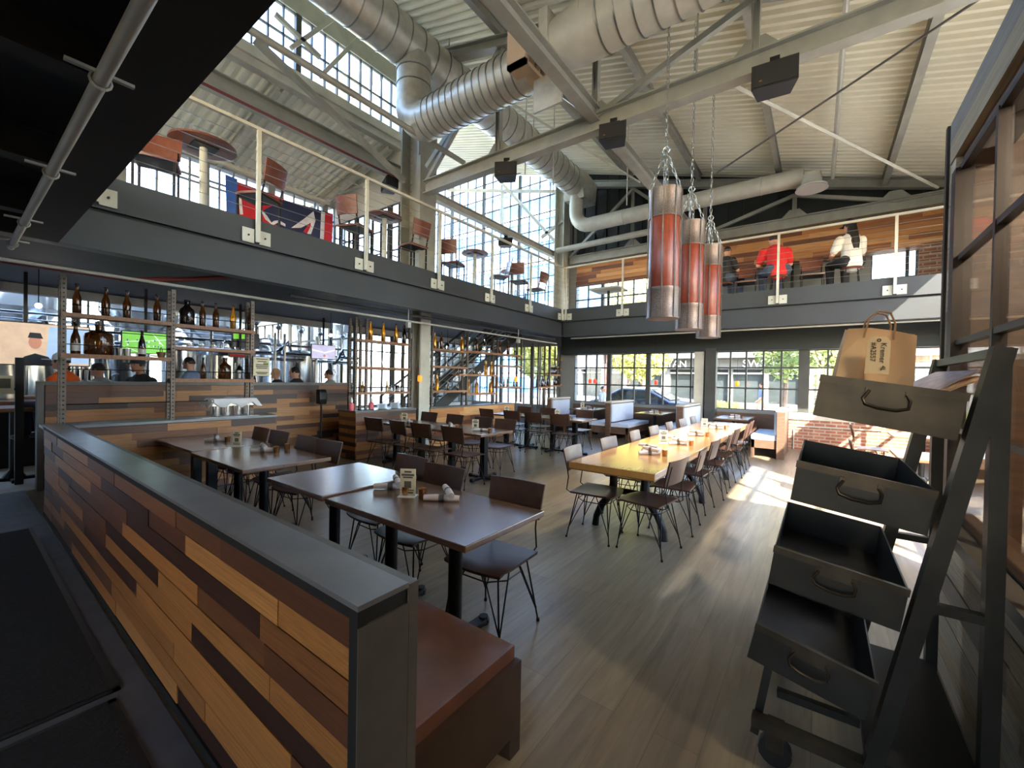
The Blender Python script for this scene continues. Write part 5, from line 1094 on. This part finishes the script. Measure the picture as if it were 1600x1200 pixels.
for i, x in enumerate((-5.55, -3.6, -1.68)):
    nm = ('left', 'middle', 'right')[i]
    rtable('pale-lit booth table at the far windows, %s of three' % nm, x-.36, x+.36, 10.85, 12.1, [(x, 11.4)], group='booth tables')
    setting(x, 11.35, .75, .3, 'the %s booth table' % nm, 2, 1, i == 0)
# a bistro table and chairs seen behind the cart
rtable('square table in the sun seen through the tray cart', .75, 1.6, 6.6, 7.4, [(1.17, 7.0)])
chair(1.2, 6.35, PI, 'wooden wire chair seen between the cart trays', 'chairs behind the cart'); chair(.62, 7.0, PI/2, 'wooden wire chair left of the sunlit table behind the cart', 'chairs behind the cart')
rtable('second square table in the sun behind the cart near the brick wall', 1.0, 1.8, 9.4, 10.2, [(1.4, 9.8)])
chair(.75, 9.8, PI/2, 'wooden wire chair by the brick wall behind the cart', 'chairs behind the cart')
cn = thing('wall_conduit', 'pale bent conduit on the low brick wall', 'pipe', (-.5, YF-.12, 0)); G().tube([(0, 0, .03), (0, 0, .5), (.06, 0, .58), (1.6, 0, .6)], .014, 8).make('pipe', 'truss_light', cn, 60)
# ---------------------------------------------------------------- gallery furniture
GZ = 3.45
def gchair(x, y, rz, label, sh=.62):
    t = thing('gallery_chair', label, 'chair', (x, y, GZ), rz, 'chairs on the left gallery')
    link('seat', GS, t).location = (0, 0, sh-.47); link('backrest', GB, t).location = (0, 0, sh-.47)
    for sx in (-1, 1):
        for sy in (-1, 1): G().bx((sx*.19-.012, sy*.18-.012, 0), (sx*.19+.012, sy*.18+.012, sh-.02)).make('leg', 'chair_wire', t)
        G().bar((sx*.18, .19, sh-.02), (sx*.18, .25, sh+.25), .02, .02).make('back_post', 'chair_wire', t)
    g = G(); g.bx((-.19, -.19, sh-.04), (.19, .19, sh-.02)); g.make('seat_frame', 'chair_wire', t); g = G(); g.bx((-.19, -.192, .2), (.19, -.172, .22)); g.make('footrest', 'chair_wire', t)
GS = seat_mesh(.44, .42, .47, .03, .008, 'gallery_chair', 'seat'); GB = back_mesh(.43, .62, .92, .22, .27, 'gallery_chair', 'backrest', .03, .02)
def gtable(x, y, label, r=.36, h=1.06):
    t = thing('gallery_table', label, 'table', (x, y, GZ), 0, 'round tables on the left gallery')
    G().lathe([(r-.02, h-.035), (r, h-.03), (r, h-.005), (r-.01, h)], 32).make('tabletop', 'gallery_chair', t, 40)
    G().cyl((0, 0, .03), (0, 0, h-.04), .045, n=14).make('pedestal', 'truss_light', t, True); G().lathe([(.28, 0), (.28, .015), (.06, .035)], 24).make('base', 'truss_grey', t)
    G().bx((-.14, -.14, h-.05), (.14, .14, h-.035)).make('top_plate', 'black_metal', t)
GT = []
for px, py, X, nm, r in ((318, 226, -6.75, 'nearest round bar table on the left gallery with a dark underside', .38), (601, 338, -6.9, 'round bar table on the left gallery left of the big column', .33), (742, 395, -6.95, 'round bar table on the left gallery right of the big column', .33), (800, 424, -7.1, 'furthest round bar table on the left gallery', .33)):
    p = onx(px, py, X); gtable(p.x, p.y, nm, r, p.z-GZ)
def gch(px, py, X, rz, label):
    p = onx(px, py, X); gchair(p.x, p.y, rz, label, max(.45, p.z-GZ))
gch(245, 252, -6.6, 1.2, 'gallery chair half hidden by the dark beam at the far left')
gch(405, 308, -6.6, -PI/2+.5, 'gallery chair with a tall wooden back before the team flag')
gch(556, 356, -6.7, PI+.35, 'gallery chair at the right edge of the team flag')
gch(645, 385, -6.6, -PI/2, 'gallery chair just in front of the big column')
gch(708, 412, -6.75, PI+.3, 'gallery chair just right of the big column')
gch(780, 432, -6.6, -.6, 'gallery chair below the far round table, nearer one')
gch(812, 440, -6.9, PI+.3, 'gallery chair between the two furthest round tables')
gch(838, 452, -6.8, -PI/2, 'last gallery chair before the far corner')
# team flag hung in the left windows
fl = thing('team_flag', 'navy and red team flag hung across the left gallery windows', 'flag', (XL+.12, 3.3, GZ)); fz0 = .2
def flagpatch(poly, m, d, nm='field'):
    """poly in pixels, on the flag plane just inside the left windows"""
    g = G(); pts = [onx(x, y, XL+.12+d)-Vector((XL+.12, 3.3, GZ)) for x, y in poly]
    c = [p+Vector((-.004, 0, 0)) for p in pts]; n = len(pts)
    g.add(pts+c, [tuple(range(n)), tuple(range(n, 2*n))[::-1]]+[(i, (i+1) % n, n+(i+1) % n, n+i) for i in range(n)]); return g.make(nm, m, fl)
flagpatch([(352, 272), (371, 280), (371, 345), (354, 340)], 'flag_blue', 0)
flagpatch([(371, 284), (444, 310), (446, 380), (371, 345)], 'flag_red', 0)
flagpatch([(405, 332), (444, 312), (520, 334), (518, 380), (446, 362)], 'flag_navy', .006)
flagpatch([(502, 330), (508, 332), (506, 376), (500, 374)], 'flag_white', .012, 'stripe'); flagpatch([(508, 332), (520, 335), (519, 380), (506, 376)], 'flag_red', .012, 'stripe')
flagpatch([(455, 356), (475, 342), (490, 330), (493, 345), (486, 366), (480, 365), (486, 348), (470, 356)], 'flag_white', .014, 'emblem'); flagpatch([(474, 362), (484, 348), (486, 352), (480, 365)], 'flag_red', .016, 'emblem')
flagpatch([(404, 322), (418, 338), (424, 348), (428, 345), (436, 344), (446, 350), (446, 354), (434, 348), (426, 352), (414, 342)], 'flag_white', .014, 'emblem')
flagpatch([(372, 300), (376, 300), (380, 335), (375, 335)], 'flag_white', .01, 'emblem')
# ---------------------------------------------------------------- people
def person(label, loc, rz, shirt, pants, skin='skin', hair='hair_dark', sh=.46, cap=None, long_hair=False, lean=.0, walk=False, vox=.02, sleeve='short', group=None, arm=0.):
    t = thing('person', label, 'person', loc, rz, group); b, s_, p_, sd = G(), G(), G(), G()
    s = .9 if walk else sh+.1; l = lean
    def seg(g, pts, rs): g.tube(pts, rs, 10); [g.ball(p, r, 8, 6) for p, r in zip(pts, rs)]
    neck = (0, -l*.5, s+.5); hd = Vector((0, -l*.62-.02, s+.67))
    seg(b, [(0, 0, s+.02), (0, -l*.2, s+.25), (0, -l*.42, s+.42), neck, (0, -l*.55, s+.58)], [.12, .12, .12, .055, .05])
    b.ball(hd, (.075, .095, .115), 14, 10); b.ball(hd+Vector((0, -.095, -.01)), (.016, .025, .02), 6, 5); b.ball(hd+Vector((0, -.07, -.085)), (.035, .03, .028), 8, 5)
    for x in (-1, 1): b.ball(hd+Vector((x*.078, .01, -.005)), (.012, .02, .03), 6, 5)
    seg(s_, [(0, 0, s-.04), (0, -l*.2, s+.22), (0, -l*.4, s+.4), (0, -l*.46, s+.47)], [.165, .15, .155, .09])
    for x in (-1, 1):
        S0 = (x*.18, -l*.42, s+.41); a_ = arm if x > 0 else 0
        if walk: E_, H_ = (x*.24, .06*x, s+.13), (x*.24, -.12*x-.05, s-.08)
        else: E_, H_ = (x*.25, -.1-l*.3, s+.16+a_*.1), (x*.14, -.34-l*.3, s+.16+a_*.2)
        seg(b, [S0, E_, H_], [.055, .042, .03])
        hv = (Vector(H_)-Vector(E_)).normalized(); pm = Vector(H_)+hv*.05; b.ball(pm, (.035, .045, .025), 8, 5); sv = hv.cross(Vector((0, 0, 1))).normalized()
        for f in range(4): q = pm+hv*.03+sv*((f-1.5)*.018); b.tube([q, q+hv*(.035+.006*(f in (1, 2))), q+hv*.055+Vector((0, 0, -.018))], [.009, .0085, .007], 6)
        b.tube([pm-hv*.01+sv*(-x*.03), pm+hv*.02+sv*(-x*.055), pm+hv*.045+sv*(-x*.06)], [.011, .01, .008], 6)
        k = .75 if sleeve == 'short' else 1.6; M1 = Vector(S0).lerp(Vector(E_), min(k, 1))
        seg(s_, [S0, M1], [.08, .066])
        if k > 1: seg(s_, [E_, Vector(E_).lerp(Vector(H_), .85)], [.062, .048])
        if walk: K_, A_ = (x*.1, -.16*x, .5), (x*.1, .2*x if x > 0 else -.3, .09)
        else: K_, A_ = (x*.13, -.42, s+.02), (x*.13, -.4, s-.36)
        seg(p_, [(x*.09, 0, s), K_, A_], [.12, .085, .06]); seg(b, [(x*.09, 0, s), K_, A_], [.09, .06, .045])
        av = Vector(A_); sd.ball(av+Vector((0, -.06, -.05)), (.045, .12, .045), 10, 6)
    seg(p_, [(-.09, 0, s), (.09, 0, s)], [.13, .13])
    for g, nm, m in ((b, 'body', skin), (s_, 'shirt', shirt), (p_, 'trousers', pants)):
        o = g.make(nm, m, t, True); r = o.modifiers.new('merge', 'REMESH'); r.mode = 'VOXEL'; r.voxel_size = vox*.7 if nm == 'body' else vox; r.use_smooth_shade = True
    sd.make('shoes', 'black_plastic', t, True)
    g = G()
    for x in (-1, 1): g.ball(hd+Vector((x*.03, -.084, .012)), (.01, .008, .007), 6, 4)
    g.make('eyes', 'ink', t, True); G().ball(hd+Vector((0, -.092, -.055)), (.022, .008, .006), 8, 4).make('mouth', 'soap_pink', t, True)
    g = G(); vs = []
    for i in range(7):
        for j in range(16):
            a = 2*PI*j/16; th = (PI*.52 if math.sin(a) > -.5 else PI*.3)*i/6+.02; vs.append(hd+Vector((.084*math.sin(th)*math.cos(a), .103*math.sin(th)*math.sin(a)+.006, .125*math.cos(th))))
    g.add(vs, [(i*16+j, i*16+(j+1) % 16, (i+1)*16+(j+1) % 16, (i+1)*16+j) for i in range(6) for j in range(16)]); hr = g.make('hair', hair, t, True)
    hr.modifiers.new('solid', 'SOLIDIFY').thickness = .012
    if long_hair: G().tube([hd+Vector((0, .07, .0)), hd+Vector((0, .1, -.15)), hd+Vector((.0, .13+l*.2, -.32)), hd+Vector((.0, .14+l*.4, -.46))], [.07, .085, .08, .05], 10).make('long_hair', hair, t, True)
    if cap:
        c_ = G(); c_.lathe([(.098, 0), (.1, .03), (.09, .075), (.05, .11), (.003, .12)], 16, hd+Vector((0, .008, .03))); c_.bx(hd+Vector((-.06, -.19, .03)), hd+Vector((.06, -.08, .042))); c_.make('cap', cap, t, 50)
    return t
# far gallery pair and a half hidden third
person('person in a red shirt seated with back to the hall on the far gallery', (-.83, 11.05, GZ), PI+.35, 'shirt_red', 'denim', sh=.5, lean=.42, vox=.02).scale = (1.3, 1.15, 1.14)
person('person with long black hair and dark cap in a white top on the far gallery', (.46, 11.05, GZ), PI+.5, 'shirt_white', 'shirt_black', sh=.5, cap='cap_dark', long_hair=True, lean=.12, vox=.02).scale = (1.15, 1.12, 1.12)
person('person mostly hidden behind the hanging lamps on the far gallery', (-1.95, 11.35, GZ), PI-.5, 'shirt_black', 'denim', sh=.6, lean=.1, arm=1.)
def stool(x, y, z, label, h=.6):
    t = thing('bar_stool', label, 'stool', (x, y, z)); G().lathe([(.18, h-.04), (.19, h-.02), (.18, h)], 20).make('seat', 'gallery_chair', t, True)
    for k in range(4): a = k*PI/2+.78; G().bar((math.cos(a)*.13, math.sin(a)*.13, h-.04), (math.cos(a)*.2, math.sin(a)*.2, 0), .02, .02).make('leg', 'chair_wire', t)
    G().ring((0, 0, .2), .18, .008, (1, 0, 0), (0, 1, 0), 16, 5).make('foot_ring', 'chair_wire', t)
stool(-.83, 11.05, GZ, 'stool under the person in red', .55); stool(.46, 11.05, GZ, 'stool under the person with long hair', .55); stool(-1.95, 11.35, GZ, 'stool under the person hidden by the lamps', .58)
gc = [(-1.45, 'left'), (-.2, 'right')]
for x, nm in gc: gchair(x, 11.1, .1, 'wooden gallery chair %s of the person in red' % nm, .5)
cb_ = thing('gallery_counter', 'wooden drink counter along the far gallery windows', 'counter', (-.6, 11.95, GZ)); G().bx((-2.0, -.2, 1.0), (2.2, .2, 1.04)).make('top', 'shelf_wood', cb_)
for x in (-1.8, 0, 2.0): G().bx((x-.03, -.03, 0), (x+.03, .03, 1.0)).make('leg', 'black_metal', cb_)
gt2 = thing('gallery_table', 'square table standing in the far gallery corner window', 'table', (-5.0, 11.4, GZ)); G().bx((-.45, -.35, .74), (.45, .35, .78)).make('tabletop', 'concrete', gt2); G().cyl((0, 0, .02), (0, 0, .74), .04, n=10).make('pedestal', 'black_metal', gt2); G().lathe([(.25, 0), (.05, .04)], 16).make('base', 'black_metal', gt2)
# guests at the brewery bar
for px, py, X, lab, sh_, cap, hr, sk in ((106, 566, -8.95, 'guest in an orange shirt and white cap behind the clad wall', 'shirt_orange', 'cap_white', 'hair_dark', 'skin'), (162, 578, -9.7, 'guest in a pale grey shirt behind the clad wall', 'shirt_grey', None, 'hair_dark', 'skin'),
        (230, 572, -9.1, 'guest in black with a dark cap leaning over behind the clad wall', 'shirt_black', 'cap_dark', 'hair_dark', 'skin_tan'), (303, 568, -9.5, 'guest in a blue-grey shirt behind the double rack posts', 'shirt_blue', None, 'hair_dark', 'skin'),
        (437, 584, -9.65, 'fair-haired guest in dark clothes right of the framed notice', 'shirt_black', None, 'twine', 'skin'), (467, 582, -9.0, 'dark-haired guest in black left of the gel dispenser', 'shirt_black', None, 'hair_dark', 'skin'), (519, 585, -9.6, 'guest in grey behind the gel dispenser', 'shirt_grey', None, 'hair_dark', 'skin')):
    p = onx(px, py, X); s = p.z-.67-.1; person(lab, (p.x, p.y, 0), -PI/2+.9 if px != 230 else .6, sh_, 'denim', sk, hr, max(.3, s), cap, lean=.1 if px != 230 else .25, vox=.025, group='guests at the bar')
    stool(p.x, p.y, 0, 'stool under the '+lab.split(' behind')[0].split(' right')[0].split(' left')[0], max(.28, s))
# ---------------------------------------------------------------- outside
shell('ground_street', [((-60, YF+.6, -.2), (60, 60, -.12))], 'asphalt'); shell('ground_pavement', [((-60, YF+.26, -.2), (60, 15.2, -.06)), ((-60, 24, -.2), (60, 30, -.04))], 'pavement')
shell('ground_right', [((XR+.25, -20, -.2), (40, YF+.3, -.05))], 'pavement'); shell('ground_left', [((-60, -20, -.2), (-24, YF+.6, -.1))], 'pavement')
def tree(label, x, y, h, r, m, n, seed):
    rt = random.Random(seed); t = thing('street_tree', label, 'tree', (x, y, -.06), 0, 'street trees outside the far windows')
    G().tube([(0, 0, 0), (.05, 0, h*.35), (-.05, .05, h*.6), (0, 0, h*.9)], [.12, .1, .07, .03], 8).make('trunk', 'bark', t, True)
    for k in range(5): a = k*1.3; G().tube([(0, 0, h*.4+k*.12), (math.cos(a)*r*.5, math.sin(a)*r*.5, h*.6+k*.1), (math.cos(a)*r*.8, math.sin(a)*r*.8, h*.75+.1*k)], [.05, .035, .015], 6).make('branch', 'bark', t, True)
    g = G()
    for k in range(n):
        while True:
            v = Vector((rt.uniform(-1, 1), rt.uniform(-1, 1), rt.uniform(-1, 1)))
            if .2 < v.length < 1: break
        c = Vector((v.x*r, v.y*r, h*.72+v.z*h*.36)); u = Vector((rt.uniform(-1, 1), rt.uniform(-1, 1), rt.uniform(-1, 1))).normalized(); w = u.orthogonal().normalized(); s = rt.uniform(.07, .14)
        g.add([c-u*s, c+w*s*.5, c+u*s, c-w*s*.5], [(0, 1, 2, 3)])
    g.make('leaves', m, t, fix=False, kind='stuff')
p = ony(1000, 600, 22.5); tree('lime-green street tree seen through the left far window', p.x, 22.5, 4.6, 1.7, 'leaf_lime', 3500, 1)
p = ony(1225, 600, 21); tree('green street tree beside the shop lettering', p.x, 21, 4.8, 1.2, 'leaf_green', 2000, 3)
p = ony(1290, 600, 19); tree('slim street tree seen above the cart', p.x, 19, 4.4, 1.0, 'leaf_green', 1800, 4)
p = onx(848, 560, -14.5); tree('lime-green tree seen behind the corner rack', -11.6, 18.5, 4.4, 1.8, 'leaf_lime', 4500, 5)
p = ony(985, 455, 25.5); tree('tall tree top seen through the far gallery window', p.x, 25.5, 8.6, 1.9, 'leaf_lime', 3500, 7)
def bush(label, x, y, r, seed):
    rt = random.Random(seed); t = thing('shrub', label, 'shrub', (x, y, -.05), 0, 'shrubs along the far pavement'); G().tube([(0, 0, 0), (0, 0, r)], [.04, .02], 6).make('stem', 'bark', t); g = G()
    for k in range(700):
        v = Vector((rt.gauss(0, 1), rt.gauss(0, 1), rt.gauss(0, 1))).normalized()*rt.uniform(.5, 1)*r; c = Vector((v.x*1.4, v.y, abs(v.z)+.05)); u = Vector((rt.uniform(-1, 1), rt.uniform(-1, 1), rt.uniform(-1, 1))).normalized(); w = u.orthogonal().normalized(); s = .07
        g.add([c-u*s, c+w*s*.5, c+u*s, c-w*s*.5], [(0, 1, 2, 3)])
    g.make('leaves', 'leaf_lime', t, fix=False, kind='stuff')
for i, px in enumerate((1137, 1118, 1275)): p = ony(px, 600, 24.5-i); bush('lime shrub on the far pavement, %s' % ('behind the dark column', 'left of it and nearer', 'behind the tray cart edge')[i], p.x, p.y, .7, 20+i)
# shops across the street
FY = 29.
def shop(name, label, x0, x1, h, fm, gm, doors, band=None, awn=None):
    x0 += .14; x1 -= .14
    t = thing(name, label, 'building', (x0, FY, -.05)); w = x1-x0
    G().bx((0, 0, 2.9), (w, 4, h)).make('upper_wall', fm, t)
    n = max(3, int(w/1.6)); G().bx((0, .35, 0), (w, .45, 2.9)).make('shopfront_glass', gm, t)
    for k in range(n+1): G().bx((w*k/n-.12, 0, 0), (w*k/n+.12, .5, 2.9)).make('pier', 'facade_white' if k % 2 else fm, t)
    for k in range(n): G().bx((w*k/n+.12, .05, 0), (w*(k+1)/n-.12, .36, .45)).make('stall_riser', fm, t); G().bx((w*k/n+.12, .1, 2.2), (w*(k+1)/n-.12, .36, 2.3)).make('transom', 'facade_white', t)
    if band: G().bx((0, -.15, 2.5), (w, 0, 3.15)).make('sign_band', band, t)
    if awn: G().prism([(-1.0, 3.16), (0, 3.3), (0, 3.42), (-1.0, 3.26)], 0, 0, w).make('canopy', awn, t)
    for k in range(n):
        if h > 5: f = G().bx((w*k/n+.3, -.03, 4.3), (w*(k+1)/n-.3, .02, 5.8)).make('window', 'facade_white', t); G().bx((w*k/n+.38, -.04, 4.38), (w*(k+1)/n-.38, -.02, 5.72)).make('glazing', 'shop_glass', f)
    return t
def fx(px): return ony(px, 590, FY).x
shop('shop_building', 'white shop building at the left end of the far street', fx(840), fx(944), 6.5, 'facade_white', 'shop_glass', 2, 'facade_white')
shop('shop_building', 'tan brick shop building behind the lime trees', fx(944), fx(1040), 7.5, 'red_brick_far', 'shop_glass', 2)
s1 = shop('shop_building', 'grey shop building with a canopy and white sign letters', fx(1040), fx(1262), 6.2, 'facade_grey', 'shop_glass', 3, 'facade_grey', 'facade_grey')
shop('shop_building', 'tan shop building at the right end of the far street', fx(1262), fx(1480), 7., 'facade_tan', 'shop_glass', 2, None, 'facade_white')
for s, pa, pb in (('SWSW', 1170, 1206), ('GEL', 1222, 1248), ('CYAN', 1040, 1066)):
    x = (fx(pa)+fx(pb))/2; text(s, .62, 'sign_white', s1, (x-s1.location.x, -.2, 2.83), (PI/2, 0, 0), 'sign_letters', .04)
tw = thing('office_tower', 'pale blue glass office tower seen through the tall far window', 'building', (-36, 44, -.12)); 
G().bx((-9, 0, 0), (12, 12, 26)).make('glass_body', 'tower_glass', tw)
for k in range(9): G().bx((-9.1, -.15, 2+k*2.8), (12.1, .1, 3+k*2.8)).make('floor_band', 'tower_band', tw)
for k in range(12): G().bx((-9+k*1.9, -.1, 0), (-8.8+k*1.9, .1, 26)).make('mullion', 'tower_band', tw)
# cars
def car(label, x, y, m, rz=0.):
    t = thing('car', label, 'car', (x, y, -.12), rz); P_ = [(-2.25, .35), (-2.25, .75), (-1.9, .92), (-1.15, .98), (-.35, 1.42), (.75, 1.44), (1.6, 1.0), (2.1, .9), (2.25, .7), (2.25, .35)]
    o = G().prism(P_, 1, -.85, .85).make('bodywork', m, t); bv = o.modifiers.new('bevel', 'BEVEL'); bv.width = .1; bv.segments = 3
    for s in (-1, 1):
        for q in ([(-.95, 1.0), (-.3, 1.34), (.15, 1.36), (.15, 1.0)], [(.25, 1.0), (.25, 1.36), (.7, 1.36), (1.3, 1.02)]): G().prism(q, 1, s*.855-.005, s*.855+.005).make('side_window', 'car_glass', t)
        for wx in (-1.4, 1.4):
            w = G().cyl((wx, s*.72, .32), (wx, s*.9, .32), .32, n=18).make('wheel', 'tyre', t, 40); G().cyl((wx, s*.9, .32), (wx, s*.91, .32), .2, n=14).make('hub_cap', 'stainless_dull', w)
    G().bar((-1.1, 0, 1.03), (-.42, 0, 1.42), 1.4, .02).make('windscreen', 'car_glass', t)
    for s in (-1, 1): G().bc((-2.24, s*.6, .7), (.06, .35, .14)).make('headlight', 'plate_white', t); G().bc((2.24, s*.6, .75), (.06, .3, .14)).make('tail_light', 'sign_red', t)
p = ony(1010, 630, 16.6); car('dark blue car parked outside the left far window', p.x, 16.6, 'car_navy', PI); p = ony(1015, 610, 19.5); car('white car parked behind the dark blue car', p.x, 19.5, 'car_white', PI)
p = ony(1150, 600, 26.5)
p = ony(941, 625, 14.4); person('person with short dark hair walking past the parked blue car', (p.x, 14.4, -.06), PI/2, 'shirt_grey', 'denim', walk=True, vox=.025, group='people in the street').scale = (.92, .92, .86)
p = ony(1190, 640, 23.0); person('person in dark top and shorts striding along the far pavement', (p.x, 23.0, -.05), -PI/2, 'shirt_blue', 'skin', walk=True, vox=.03, group='people in the street')
